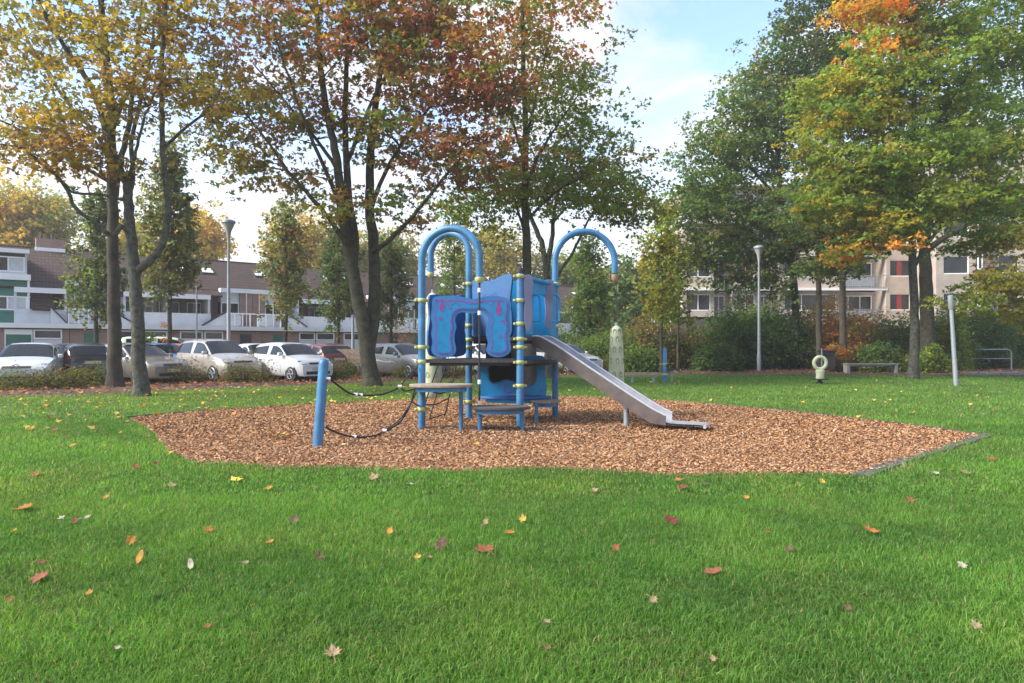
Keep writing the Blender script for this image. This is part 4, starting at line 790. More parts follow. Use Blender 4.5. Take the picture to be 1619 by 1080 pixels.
# ================================================================ SHRUBS AND HEDGES
def shrub(label, px, pyb, wpx, pytop, colr, seed, n=2600, ls=.11, dep=.8, name='shrub', group=None, d=None):
    global rng
    rng = np.random.default_rng(seed); b0 = G(px, pyb) if d is None else Vector(((px-CX)/F*d, d, 0)); d_ = b0.y; s = d_/F; top = P(px, pytop, d_).z; wx = wpx*s/2
    t = thing(name, b0, label, 'shrub', group)
    k = max(8, int(n/50)); u = rng.normal(size=(k, 3)); u[:, 2] = np.abs(u[:, 2]); u /= np.linalg.norm(u, axis=1)[:, None]
    rr = rng.uniform(.55, 1.02, k)[:, None]; lump = 1+.18*np.sin(u[:, :1]*5+seed)*np.cos(u[:, 1:2]*4+seed)
    # squarish dome so that it fills down to the soil
    q = np.sign(u)*np.abs(u)**.75; cen = q*rr*lump*np.array([wx, wx*dep, top*.93]); cen[:, 2] += .06
    low = rng.random(k) < .35; cen[low, 2] *= rng.uniform(.15, .8, low.sum())
    m_ = n//k; ci = np.repeat(np.arange(k), m_); c = cen[ci]+rng.normal(size=(len(ci), 3))*np.array([.24, .24, .17])*min(1.4, max(.45, wx/1.1)); c[:, 2] = np.abs(c[:, 2])
    nr = rng.normal(size=(len(c), 3))*.7+np.array([0, -.15, .7])+.5*u[ci]; cols = colr(cen+np.array(b0))[ci]*rng.normal(1.45 if name == 'shrub' else 1.25, .25, (len(c), 1))
    V, Fc, C4 = leaves(c, rng.uniform(.7, 1.3, len(c))*ls, nr, cols, .55)
    b = MB()
    for i in range(7):
        a = rng.integers(0, k); e = Vector(cen[a])+b0; st_ = b0+Vector((float(rng.normal(0, wx*.15)), float(rng.normal(0, wx*.1)), -.03)); b.tube([st_, (st_+e)/2+Vector((0, 0, .12)), e], [.028, .018, .006], 5)
    b.build('stem', M['bark'], t); link('foliage', npmesh('foliage', V, Fc, M['leaf'], C4), t)
sD = mixw([(DGRN*.85, const(1.4)), (GRN*.8, const(.6))]); sG = mixw([(GRN, const(1)), (DGRN*1.2, const(.9)), (OLV, const(.4))]); sO = mixw([(ORG_C*.8, const(1.1)), (BRN*1.8, const(.9)), (OLV*1.2, const(.7)), (GRN, const(.5))]); sL = mixw([(LGRN, const(1)), (GRN, const(.8)), (YEL*.6, const(.3))]); sB = mixw([(BRN*1.1, const(1)), (OLV*.8, const(1)), (DGRN*1.2, const(.8))])
SH = [('low dark green shrub behind the slide, left of the thin trees', 965, 586, 90, 530, sG), ('olive shrub below the pale yellow green young tree', 1030, 584, 90, 505, sB), ('brownish green shrub in front of the grey low wall', 1095, 583, 90, 522, sB),
      ('large dark rhododendron left of the right lamp', 1165, 584, 110, 476, sD), ('tall dark rhododendron behind the right lamp', 1232, 583, 100, 470, sD), ('green shrub behind the tall dark rhododendrons', 1205, 577, 120, 462, sG), ('orange brown shrub above the litter bin', 1300, 582, 100, 472, sO),
      ('russet leaved shrub behind the flat bench', 1352, 583, 90, 482, sO), ('mid green shrub between bench and bright maple', 1412, 584, 80, 500, sG), ('dark green shrub right of the bright maple trunk', 1480, 585, 84, 505, sG),
      ('tall dark shrub behind the leaning pale pole', 1535, 582, 110, 468, sD), ('bright leaved shrub beside the leaning pale pole', 1500, 586, 50, 492, sL), ('wide green shrub behind the tubular rail', 1595, 580, 110, 475, sG), ('dim shrub at the right edge of the picture', 1665, 580, 110, 470, sB),
      ('low dark shrub at the foot of the large rhododendron', 1135, 587, 60, 545, sD), ('low green shrub under the russet leaved one', 1385, 588, 60, 548, sG), ('low leafy shrub at the foot of the bright maple', 1465, 589, 46, 552, sL), ('small shrub between litter bin and bench', 1328, 588, 30, 548, sO), ('low green shrub left of the blue post table', 1010, 588, 70, 556, sG)]
for i, (lb_, px, pb, wp, pt, c_) in enumerate(SH): shrub(lb_, px, pb, wp, pt, c_, 60+i, n=int(6500+wp*60), ls=.17)
shrub('round green shrub in front of the white house wall between the left trunks', 236, 546, 24, 520, sL, 95, 900, .12, d=34)
shrub('dark bushy hedge beyond the car park at its far end', 960, 546, 110, 500, sG, 96, 3200, .2, d=50)
shrub('dark hedge below the soft green far tree', 900, 546, 70, 512, sD, 97, 2200, .2, d=52)
shrub('brown red shrub by the cars right of the left trunks', 262, 546, 22, 512, sO, 98, 700, .12, d=35)
shrub('twiggy brown shrub beside the far houses seen left of the tower', 648, 546, 60, 470, sB, 99, 1400, .12, d=44)
# low clipped hedge between lawn and car park: clump by clump
sC = mixw([(OLV*.75, const(1)), (BRN*.9, const(.7)), (GRN*.7, const(.6)), (DGRN, const(.5))]); sY = mixw([(YEL*.5, const(1)), (OLV*1.1, const(1))])
cl = [(-30, 612, 90), (35, 617, 84, 'wide olive clump of low hedge in front of the white hybrid car'), (95, 616, 60), (62, 609, 60), (140, 612, 58), (205, 606, 66), (262, 607, 72), (322, 604, 76), (385, 606, 66), (432, 600, 60), (490, 602, 72), (540, 600, 62), (622, 597, 60), (655, 600, 54), (700, 596, 60), (748, 595, 60), (800, 594, 60), (850, 593, 60), (898, 592, 60), (940, 590, 60)]
nb = ['at the left edge of the picture', '', 'left of the dark trunk, before the black hatchback', 'with yellow tips before the white hybrid car', 'hard against the dark left trunk', 'between the two left trunks', 'right of the grey forked trunk', 'in front of the silver people carrier', 'at the foot of the left lamp post', 'below the gap between people carrier and city car', 'in front of the white city car', 'behind the top of the leaning blue post', 'right of the middle maple trunk', 'before the dark hatchback near the tower', 'seen through the left legs of the tower', 'seen below the tower deck', 'behind the middle of the tower', 'behind the right post of the tower', 'behind the top half of the slide', 'behind the pod and slide']
for i, c_ in enumerate(cl):
    lb_ = c_[3] if len(c_) > 3 else 'low olive brown hedge clump '+nb[i]
    shrub(lb_, c_[0], c_[1]-1.5, c_[2]*1.18, c_[1]-(31 if c_[0] < 600 else 24), sY if i == 3 else sC, 110+i, 1900, .075, .55, 'hedge_shrub', 'low hedge clumps along the car park')
rng = np.random.default_rng(5)

# thin autumn air round everything
hz_b = MB().box(-404, 404, -64, 704, -1.0, 30.0)
hm = bpy.data.materials.new('autumn_air'); hm.use_nodes = True; ht = hm.node_tree
for n_ in list(ht.nodes):
    if n_.type == 'BSDF_PRINCIPLED': ht.nodes.remove(n_)
pv = ht.nodes.new('ShaderNodeVolumePrincipled'); pv.inputs['Density'].default_value = .0010; pv.inputs['Color'].default_value = (.95, .95, .95, 1); pv.inputs['Anisotropy'].default_value = .2
ht.links.new(pv.outputs[0], ht.nodes['Material Output'].inputs['Volume'])
tag(hz_b.build('haze', hm), 'thin pale autumn air over the park', 'haze', kind='stuff')

# ==== lamp posts and poles

def lamp(px, pyb, pyt, label, headw, grp='street lamps in the park', m='galv'):
    g = G(px, pyb); H = P(px, pyt, g.y).z; t = thing('street_lamp', g, label, 'street lamp', grp); s = headw/2*g.y/F
    MB().lathe(g, [(.105, -.05), (.105, .9), (.085, 1.0), (.065, H*.6), (.05, H-.95), (.055, H-.9)], 14).build('pole', M[m], t, smooth=40)
    hd = MB().lathe(g+Vector((0, 0, H-.92)), [(.055, 0), (.075, .15), (.11, .40), (s*.80, .68), (s*.86, .72)], 18).build('lamp_shade', M['lampglass'], t, smooth=40)
    MB().lathe(g+Vector((0, 0, H-.20)), [(s*.87, 0), (s, .05), (s*.97, .13), (s*.5, .2), (.01, .21)], 18).build('cap', M[m], t, smooth=40)
    MB().lathe(g+Vector((0, 0, .5)), [(.108, 0), (.112, .01), (.112, .3), (.108, .31)], 12).build('service_door', M[m], t)
lamp(361.5, 597, 347, 'tall grey street lamp in front of the silver people carrier', 21)
lamp(1200, 587, 388, 'pale street lamp in front of the dark rhododendrons', 17)
for px, d, y0, w_, lb_ in ((311, 36, 455, .05, 'thin grey pole standing behind the silver people carrier'), (558, 45, 500, .12, 'short stout grey pole left of the middle maple trunk')):
    g = P(px, 546, d); g.z = 0; t = thing('pole', g, lb_, 'pole'); MB().lathe(g, [(w_*1.3, 0), (w_, .6), (w_*.7, P(0, y0, d).z)], 10).build('shaft', M['galv'], t, smooth=40); MB().lathe(g+Vector((0, 0, P(0, y0, d).z)), [(w_*.9, 0), (w_*.9, .05), (.01, .09)], 10).build('cap', M['galv'], t)
g = G(1511.5, 610); top = P(1502.5, 467, g.y+.1); t = thing('leaning_pole', g, 'pale grey leaning pole with cylindrical head on the right lawn', 'pole')
dv_ = (top-g).normalized(); MB().tube([g-dv_*.1, g+dv_*.9, top-dv_*.5], [.078, .070, .060], 14).build('shaft', M['galv'], t, smooth=40)
MB().tube([top-dv_*.5, top-dv_*.47, top-dv_*.02, top], [.065, .088, .088, .07], 16).build('head', M['galv'], t, smooth=40)
MB().tube([top-dv_*.34+Vector((.11, -.02, 0)), top-dv_*.34+Vector((.19, -.02, .05)), top-dv_*.22+Vector((.24, -.02, 0)), top-dv_*.1+Vector((.19, -.02, 0)), top-dv_*.08+Vector((.10, -.02, 0))], .018, 6).build('ring_bracket', M['galv'], t)

# ================================================================ SMALL PLAY AND PARK FURNITURE
g = G(1296.5, 607); t = thing('ring_rocker', g, 'pale yellow ring shaped rocker on a dark foot disc', 'play rocker'); s = g.y/F
zc_ = P(0, 574, g.y).z; rr = 9.6*s
MB().tube([g+Vector((rr*math.sin(a), 0, zc_+rr*math.cos(a))) for a in [2*math.pi*i/24 for i in range(25)]], 2.9*s, 10, cap=False).build('ring', M['pod'], t, smooth=50)
MB().lathe(g, [(6.6*s, P(0, 599, g.y).z), (6.4*s, P(0, 592, g.y).z), (7.2*s, P(0, 585.5, g.y).z), (5*s, P(0, 584, g.y).z)], 14, sy=.7).build('neck', M['pod'], t, smooth=50)
MB().lathe(g, [(13*s, P(0, 600, g.y).z), (13.3*s, P(0, 599.3, g.y).z), (13*s, P(0, 598.4, g.y).z)], 20).build('foot_disc', M['black'], t)
MB().lathe(g, [(.14, -.05), (.13, .05), (.07, .08), (.07, P(0, 600, g.y).z)], 12).build('spring', M['dark'], t)
g = G(1051, 604); d = g.y; t = thing('blue_post_seat', g, 'short blue post with lime clamps and dark round pads beyond the pit', 'play post')
sh = MB().lathe(g, [(.083, -.1), (.083, P(0, 552, d).z), (.06, P(0, 550, d).z)], 14).build('post', M['blue'], t, smooth=40)
for y in (576, 592): MB().lathe(g+Vector((0, 0, P(0, y, d).z-.03)), [(.09, 0), (.105, .02), (.105, .05), (.09, .07)], 14).build('clamp', M['clamp'], sh, smooth=40)
for px, y, rr in ((1059, 575.5, .25), (1064, 583.5, .19)):
    q = P(px, y, d+.1); MB().lathe(q, [(rr, -.04), (rr+.01, -.02), (rr, 0)], 20).build('pad', M['black'], t)
q = P(1062, 603, d+.1); MB().tube([Vector((q.x, q.y, -.05)), Vector((q.x, q.y, P(0, 584, d).z))], .04, 8).build('pad_leg', M['galv'], t)
q = P(1046, 576, d); MB().tube([q-Vector((.09, 0, 0)), q+Vector((.06, 0, 0))], .02, 6).build('peg', M['clamp'], t)
dd = 25.5; a, c = P(987, 591.5, dd), P(1044, 591, dd); t = thing('balance_beam', Vector(((a.x+c.x)/2, dd, 0)), 'low wooden balance beam left of the short blue post', 'beam')
MB().box(a.x, c.x, dd-.12, dd+.12, a.z-.05, a.z+.06).build('beam', M['wood'], t)
for k in (.22, .8): x = a.x+(c.x-a.x)*k; MB().box(x-.04, x+.04, dd-.05, dd+.05, -.05, a.z-.042).build('leg', M['galv'], t)
def bench(px0, px1, pyt, pyb, label):
    dd = G(0, pyb).y; a, c = P(px0, pyt, dd), P(px1, pyt, dd); t = thing('park_bench', Vector(((a.x+c.x)/2, dd, 0)), label, 'bench')
    for i in range(3): MB().box(a.x, c.x, dd-.2+i*.15, dd-.07+i*.15, a.z-.06, a.z).build('seat_plank', M['concrete'], t)
    for x in (a.x+.02, c.x-.18): MB().box(x, x+.14, dd-.19, dd+.22, 0, a.z-.062).build('leg', M['concrete'], t)
    MB().box(a.x+.17, c.x-.2, dd+.0, dd+.05, a.z-.14, a.z-.063).build('stretcher', M['galv'], t)
bench(1336, 1418, 574.5, 590.5, 'flat grey bench without back in front of the russet shrub')
g = G(1308, 589); t = thing('litter_bin', g, 'black litter bin in the leaves behind the ring rocker', 'litter bin'); x0, x1 = P(1299, 0, g.y).x, P(1320, 0, g.y).x
b = MB().box(x0, x1, g.y-.1, g.y+.4, .12, 1.06).build('body', M['dark'], t); md = b.modifiers.new('bevel', 'BEVEL'); md.width = .05; md.segments = 3
MB().box(x0-.03, x1+.03, g.y-.13, g.y+.43, 1.062, 1.14).build('lid', M['black'], t); MB().box(x0+.1, x1-.1, g.y-.112, g.y-.101, .8, .95).build('opening', M['black'], t)
MB().tube([Vector((x0-.06, g.y-.15, 0)), Vector((x0-.06, g.y-.15, 1.25))], .03, 8).build('post', M['galv'], t)
dd = 38.5; t = thing('tubular_rail', Vector((fx(1566, dd), dd, 0)), 'tubular metal rail hoop in the shrubs at far right', 'rail'); z1_ = P(0, 552.5, dd).z; xa, xb = fx(1534, dd), fx(1599, dd)
MB().tube([Vector((xa, dd, 0)), Vector((xa, dd, z1_-.2)), Vector((xa+.06, dd, z1_-.05)), Vector((xa+.2, dd, z1_)), Vector((xb-.2, dd, z1_)), Vector((xb-.06, dd, z1_-.05)), Vector((xb, dd, z1_-.2)), Vector((xb, dd, 0))], .035, 8).build('hoop', M['galv'], t, smooth=50)
MB().tube([Vector((xa, dd, P(0, 567, dd).z)), Vector((xb, dd, P(0, 567, dd).z))], .025, 8).build('cross_bar', M['galv'], t)

# ================================================================ CARS
def carmat(nm, c, metal=.0): 
    m = mat('car_paint_'+nm, c, .28, metal, spec=.6); m.node_tree.nodes['Principled BSDF'].inputs['Coat Weight'].default_value = .6; m.node_tree.nodes['Principled BSDF'].inputs['Coat Roughness'].default_value = .06; return m
PAINT = {'white': carmat('white', (.52, .54, .56)), 'champagne': carmat('champagne', (.42, .39, .35), .35), 'taupe': carmat('taupe', (.22, .195, .165), .4), 'black': carmat('black', (.012, .013, .018)), 'grey': carmat('grey', (.10, .105, .11), .3), 'blue': carmat('blue', (.015, .09, .40)), 'red': carmat('red', (.42, .03, .045)), 'mint': carmat('mint', (.50, .62, .42)), 'silver': carmat('silver', (.48, .49, .50), .4), 'darkred': carmat('darkred', (.13, .03, .03))}
KIND = {   # x from nose (0) to tail (1): hood/roof line z, half width scale
 'hatch': dict(L=4.2, W=1.76, H=1.47, top=[(0, .62), (.03, .74), (.10, .84), (.25, .95), (.30, .99), (.46, 1.40), (.52, 1.45), (.66, 1.47), (.82, 1.42), (.88, 1.36), (.965, 1.0), (.99, .86), (1, .60)], belt=[(0, .60), (.1, .80), (.28, .94), (.6, .98), (.9, 1.02), (1, .62)], ws=(.30, .47), sw=(.34, .90), rw=(.885, .965)),
 'mpv': dict(L=4.1, W=1.72, H=1.62, top=[(0, .62), (.03, .80), (.10, .92), (.20, 1.03), (.24, 1.07), (.42, 1.54), (.50, 1.60), (.66, 1.62), (.86, 1.58), (.92, 1.50), (.975, 1.08), (.99, .90), (1, .62)], belt=[(0, .60), (.1, .88), (.24, 1.02), (.6, 1.05), (.9, 1.07), (1, .64)], ws=(.24, .43), sw=(.27, .93), rw=(.925, .975)),
 'city': dict(L=3.6, W=1.65, H=1.50, top=[(0, .58), (.03, .74), (.10, .85), (.22, .97), (.26, 1.0), (.42, 1.41), (.50, 1.48), (.66, 1.50), (.86, 1.45), (.92, 1.38), (.98, 1.0), (.99, .86), (1, .60)], belt=[(0, .58), (.1, .82), (.26, .97), (.6, .99), (.9, 1.04), (1, .62)], ws=(.26, .43), sw=(.30, .92), rw=(.925, .98)),
 'van': dict(L=4.5, W=1.8, H=1.85, top=[(0, .7), (.03, .9), (.08, 1.0), (.16, 1.1), (.19, 1.13), (.34, 1.74), (.42, 1.82), (.6, 1.85), (.9, 1.84), (.96, 1.78), (.985, 1.3), (.995, 1.0), (1, .7)], belt=[(0, .66), (.1, .98), (.2, 1.1), (.6, 1.12), (.95, 1.14), (1, .72)], ws=(.19, .35), sw=(.22, .95), rw=(.965, .985))}
def car(kind, paint, px, d, yaw, label, emblem=None, zoff=0, lamps=True):
    """yaw: direction the nose points, degrees, 0 = towards the camera (-Y)"""
    K = KIND[kind]; L, W = K['L'], K['W']; g = P(px, 546, d); g.z = .016
    t = bpy.data.objects.new('parked_car', None); COL.objects.link(t); t.empty_display_size = .2; ORG[t.name] = Vector((0, 0, 0)); tag(t, label, 'car', 'cars in the car park'); 
    pm = PAINT[paint]; xs_ = sorted(set([i/30 for i in range(31)]+[.01, .02, .985, .995]+[K['ws'][0], K['ws'][1], K['sw'][0], K['sw'][1], K['rw'][0], K['rw'][1]]))
    f = lambda tab, x: float(np.interp(x, [a for a, _ in tab], [b_ for _, b_ in tab]))
    def sec(x):
        tz = f(K['top'], x); bz = min(f(K['belt'], x), tz-.01); e = abs(2*x-1); w_ = W/2*(1-.16*max(0, (e-.62)/.38)**2.2)
        cab = max(0, min(1, (tz-bz-.04)/.40)); wr = w_*(.93-.16*cab); hz_ = max(tz-.05-.03*cab, bz+.005)
        return [(w_*.90, .20), (w_*.985, .30), (w_, .52), (w_*1.0, bz*.5+.33), (w_*.965, bz), (wr, hz_), (wr*.82, tz-.008), (wr*.45, tz+.012), (0, tz+.018)]
    ring = [sec(x) for x in xs_]; n9 = 9; V = []; 
    for x, r in zip(xs_, ring):
        X_ = L/2-x*L
        V += [(X_-(.0), y, z) for y, z in r]+[(X_, -y, z) for y, z in r[-2::-1]]
    m17 = 17; fc = []; glass = []
    for i in range(len(xs_)-1):
        x0, x1 = xs_[i], xs_[i+1]
        for j in range(m17-1):
            q = (i*m17+j, i*m17+j+1, (i+1)*m17+j+1, (i+1)*m17+j); fc.append(q); jj = j if j < 8 else 15-j
            mid = (x0+x1)/2
            if (K['ws'][0]-1e-4 <= x0 and x1 <= K['ws'][1]+1e-4 and jj in (5, 6, 7)): glass.append(('w', q))
            if (K['rw'][0]-1e-4 <= x0 and x1 <= K['rw'][1]+1e-4 and jj in (5, 6, 7)): glass.append(('r', q))
            if jj == 4 and K['sw'][0]+.015 <= x0 and x1 <= K['sw'][1]-.02 and not (abs(mid-.60) < .017): glass.append(('s%d%d' % (j < 8, mid < .6), q))
    fc.append(tuple(range(m17))); fc.append(tuple(reversed(range((len(xs_)-1)*m17, len(xs_)*m17))))
    b = MB(); b.add(V, fc); 
    def B(mb, nm, m, par, smooth=None):
        return link(nm, mb.mesh(nm, Vector(), m, smooth), par)
    body = B(b, 'body', pm, t, 42)
    VV_ = [Vector(v) for v in V]
    for key, nm in (('w', 'windscreen'), ('r', 'rear_window'), ('s00', 'side_window'), ('s01', 'side_window'), ('s10', 'side_window'), ('s11', 'side_window')):
        gb = MB()
        for kk, q in glass:
            if kk != key: continue
            pts = [VV_[i] for i in q]; nn = (pts[1]-pts[0]).cross(pts[3]-pts[0]); ce = sum(pts, Vector())/4
            if nn.length < 1e-6: continue
            nn.normalize(); 
            if nn.dot(ce-Vector((ce.x, 0, .7))) < 0: nn = -nn
            if key[0] == 's': pts = [p+(ce-p)*.0 for p in pts]; lo_z = min(p.z for p in pts); pts = [Vector((p.x, p.y, p.z+(.03 if p.z < ce.z else -.035))) for p in pts]
            gb.add([p+nn*.012 for p in pts], [(0, 1, 2, 3)])
        if gb.v: 
            me = gb.mesh(nm, Vector(), M['carglass']); link(nm, me, t)
    # wheels
    wr_ = .31 if kind != 'city' else .28
    for sx in (L/2-.82 if kind != 'city' else L/2-.62, -L/2+.74 if kind != 'city' else -L/2+.55):
        for sy in (-1, 1):
            yy = sy*(W/2-.02)
            ar = MB().tube([(sx, sy*(W/2-.24), wr_), (sx, sy*(W/2+.004), wr_+.02)], wr_+.06, 20); B(ar, 'wheel_arch', M['black'], t)
            ty = MB().tube([(sx, sy*(W/2-.2), wr_), (sx, yy+sy*.025, wr_), (sx, yy+sy*.035, wr_)], [wr_, wr_, wr_-.03], 20); o = B(ty, 'wheel', M['tyre'], t, 30)
            hb_ = MB(); hb_.tube([(sx, yy+sy*.02, wr_), (sx, yy+sy*.04, wr_)], wr_*.16, 10)
            for s5 in range(6):
                a = s5*math.pi/3; e = Vector((math.cos(a), 0, math.sin(a))); hb_.tube([Vector((sx, yy+sy*.04, wr_))+e*.02, Vector((sx, yy+sy*.038, wr_))+e*wr_*.66], .024, 4)
            hb_.tube([Vector((sx+wr_*.67*math.cos(a), yy+sy*.036, wr_+wr_*.67*math.sin(a))) for a in [2*math.pi*i/16 for i in range(17)]], .022, 4, cap=False); B(hb_, 'rim', M['rim_alloy'], o)
    # nose and tail
    def frontpatch(nm, y0, y1, z0, z1, m, front=True, off=.012, skew=0):
        gb = MB(); 
        yy = [y0+(y1-y0)*i/4 for i in range(5)]
        def hit(y, z):   # march in from the end until inside the shell
            for q in range(0, 300):
                x = q/900; xx = x if front else 1-x; s_ = sec(xx); top = float(np.interp(abs(y), [s_[8][0], s_[7][0], s_[6][0], s_[5][0], s_[4][0]], [s_[8][1], s_[7][1], s_[6][1], s_[5][1], s_[4][1]])) if abs(y) <= s_[4][0] else -1
                if z <= top and abs(y) <= np.interp(z, [p[1] for p in s_[:5]], [p[0] for p in s_[:5]]): return (L/2-xx*L)+(off if front else -off)
            return (L/2-.1) if front else -(L/2-.1)
        vs = [Vector((hit(y, z0), y, z0)) for y in yy]+[Vector((hit(y, z1+skew*abs(y)), y, z1+skew*abs(y))) for y in yy]
        gb.add(vs, [(i, i+1, 6+i, 5+i) for i in range(4)]); gb.add([v-Vector((.03 if front else -.03, 0, 0)) for v in vs], [(i, i+1, 6+i, 5+i) for i in range(4)])
        o = link(nm, gb.mesh(nm, Vector(), M[m] if isinstance(m, str) else m), t); return o
    hz_ = K['top'][2][1]
    for s_ in (-1, 1):
        frontpatch('headlight', s_*W*.29, s_*W*.44, hz_-.20, hz_-.06, 'headlight'); frontpatch('tail_light', s_*W*.33, s_*W*.455, hz_-.16, hz_+.16, 'taillight', False)
        mb_ = MB(); mb_.box(L/2-L*(K['ws'][0]+.07)-.06, L/2-L*(K['ws'][0]+.07)+.10, s_*(W/2+.02) if s_ > 0 else s_*(W/2+.18), s_*(W/2+.18) if s_ > 0 else s_*(W/2+.02), f(K['belt'], .3)+.0, f(K['belt'], .3)+.14); mo = B(mb_, 'wing_mirror', pm, t); md = mo.modifiers.new('bevel', 'BEVEL'); md.width = .04; md.segments = 3
        for xh in (.52, .74): hd = MB().box(L/2-L*xh-.08, L/2-L*xh+.08, s_*(W/2-.004), s_*(W/2+.018), .80, .83); B(hd, 'door_handle', M['dark'], t)
        for xh in (.36, .585, .80):
            sm = MB(); sm.tube([(L/2-L*xh, s_*(W/2+.001), .30), (L/2-L*xh, s_*(W/2+.0015), .55), (L/2-L*xh, s_*(W/2*.985), f(K['belt'], xh)-.03)], .006, 4); B(sm, 'door_seam', M['dark'], t)
    frontpatch('grille', -W*.22, W*.22, hz_-.20, hz_-.13, 'black'); frontpatch('lower_grille', -W*.33, W*.33, .26, .38, 'black'); frontpatch('number_plate', -.26, .26, .42, .53, 'plate', True, .03); frontpatch('number_plate', -.26, .26, hz_-.14, hz_-.03, 'plate', False, .03)
    if emblem: 
        e = MB(); e.tube([(L/2-.005+.03, .085*math.cos(a), hz_-.12+.055*math.sin(a)) for a in [2*math.pi*i/14 for i in range(15)]], .010, 5, cap=False)
        e.tube([(L/2+.03, .035*math.cos(a), hz_-.12+.05*math.sin(a)) for a in [2*math.pi*i/10 for i in range(11)]], .007, 5, cap=False); B(e, 'badge', M['galv'], t)
    t.location = g+Vector((0, 0, zoff)); t.rotation_euler = (0, 0, R(-90+yaw)); return t
# yaw 0: nose towards the lawn; positive turns the nose to the right of the picture
car('hatch', 'white', 48, 23.9, 25, 'white hatchback facing the lawn at the far left edge', True)
car('hatch', 'grey', 113, 30.5, 28, 'grey car with pale bonnet behind the black hatchback at left')
car('hatch', 'black', 136, 26.8, 218, 'black hatchback seen from behind, between white car and dark trunk')
car('hatch', 'taupe', 218, 26.0, 62, 'taupe car standing behind the two left trunks')
car('hatch', 'blue', 258, 31.5, 48, 'blue car half hidden between taupe car and people carrier')
car('hatch', 'red', 284, 33.5, 214, 'red car behind the left side of the silver people carrier')
car('van', 'mint', 262, 37.5, 110, 'pale green van behind the blue and red cars')
car('mpv', 'champagne', 343, 27.6, 52, 'silver beige people carrier behind the left street lamp')
car('hatch', 'white', 412, 32.5, 44, 'white car partly hidden between people carrier and city car')
car('city', 'white', 460, 27.6, 52, 'small white city car with raised bonnet left of the trailer')
car('hatch', 'darkred', 512, 33.0, 215, 'dark red car seen behind the white city car')
car('hatch', 'silver', 492, 38.5, 115, 'silver car side on in the second row behind the city car')
car('hatch', 'grey', 640, 30.0, 48, 'dark grey hatchback right of the middle maple trunk')
car('hatch', 'silver', 618, 38.0, 50, 'silver car behind the dark grey hatchback')
car('hatch', 'white', 765, 33.0, 44, 'white car seen under the lower deck of the tower')
car('hatch', 'black', 708, 36.5, 44, 'black car seen left of the tower rear post')
car('hatch', 'silver', 893, 35.0, 34, 'silver car seen behind the top of the slide')
car('mpv', 'white', 830, 40.0, 34, 'white car in the second row behind the tower')
car('hatch', 'grey', 190, 36.0, 114, 'grey car side on behind the black hatchback and the dark trunk')
# box trailer
t = thing('box_trailer', P(548, 546, 31.5)*1, 'brown boarded box trailer between city car and middle maple', 'trailer'); t.location.z = 0.016; ORG[t.name] = Vector(t.location)
xa, xb, dd = fx(521, 31.5), fx(590, 31.5), 31.5
for i in range(3): MB().box(xa, xb, dd, dd+.03, .52+i*.24, .52+i*.24+.225).build('side_board', M['wood'], t)
MB().box(xa, xa+.03, dd+.031, dd+1.2, .52, 1.23).build('end_board', M['wood'], t); MB().box(xb-.03, xb, dd+.031, dd+1.2, .52, 1.23).build('end_board', M['wood'], t); MB().box(xa, xb, dd+1.201, dd+1.23, .52, 1.23).build('rear_board', M['wood'], t); MB().box(xa-.02, xb+.02, dd-.02, dd+1.24, .44, .515).build('chassis', M['galv'], t)
for x in (xa+.7,):
    for y in (dd-.12, dd+1.24): MB().tube([(x, y, .30), (x, y+.14, .30)], .285, 18).build('wheel', M['tyre'], t)
MB().box(xa+.36, xa+1.04, dd-.14, dd-.02, .58, .62).build('mudguard', M['black'], t)

# ==== play tower

A = Vector((-1.500, 11.36, 0)); Bp = Vector((-.815, 12.92, 0)); C = Vector((.136, 11.58, 0)); D = Vector((.826, 13.07, 0))
E1 = Vector(P(758, 546, 11.05)); E1.z = 0; E2 = Vector(P(681, 546, 13.3)); E2.z = 0; E3 = Vector(P(972, 546, 13.2)); E3.z = 0
T = thing('play_tower', (A+D)/2, 'blue climbing tower with two deck levels, arches and steel slide on wood chips', 'play tower')
PR = .062
def arch(p, e, ytop, yend, d_, nm='post'):
    ztop = P(0, ytop, (p.y+e.y)/2).z; zend = P(0, yend, e.y).z; h = (e-p)/2; r = h.length; mid = (p+e)/2; zs = ztop-r
    pts = [p-Vector((0, 0, .1)), p+Vector((0, 0, zs*.5)), p+Vector((0, 0, zs))]
    for i in range(1, 20):
        a = math.pi*i/20; pts.append(mid-h*math.cos(a)+Vector((0, 0, zs+r*math.sin(a))))
    if zend < zs: pts += [e+Vector((0, 0, zs)), e+Vector((0, 0, zend))]
    return MB().tube(pts, PR, 16).build(nm, M['blue'], T, smooth=40)
poA = arch(A, E1, 361, 440, 0); poB = arch(Bp, E2, 369, 432, 0); poD = arch(D, E3, 366, 432, 0)
zC = P(0, 433, C.y).z
poC = MB().lathe(C-Vector((0, 0, .1)), [(PR, 0), (PR, zC+.05), (PR*.75, zC+.10), (PR*.35, zC+.13)], 16).build('post', M['blue'], T, smooth=40)
MB().lathe(C+Vector((0, 0, zC+.02)), [(.045, 0), (.045, .07), (.02, .10)], 10).build('cap_bolt', M['dark'], poC, smooth=30)
def clamps(po, p, ys, m='clamp'):
    for y in ys:
        z = P(0, y, p.y).z; b = MB(); r = PR+.012
        b.lathe(p+Vector((0, 0, z-.032)), [(PR+.004, -.002), (r, .006), (r+.006, .02), (r+.006, .044), (r, .058), (PR+.004, .066)], 16)
        for a in (R(20), R(200), R(110)):
            q = p+Vector((math.cos(a)*(r+.02), math.sin(a)*(r+.02), z)); b.lathe(q-Vector((0, 0, .022)), [(.024, 0), (.032, .008), (.032, .036), (.024, .044)], 8)
        cl = b.build('clamp', M[m], po, smooth=40)
clamps(poA, A, (475, 549, 572, 647)); clamps(poC, C, (437, 475, 512, 536, 549, 573, 610)); clamps(poB, Bp, (449, 515, 537, 549, 635)); clamps(poD, D, (449, 516, 570, 634))
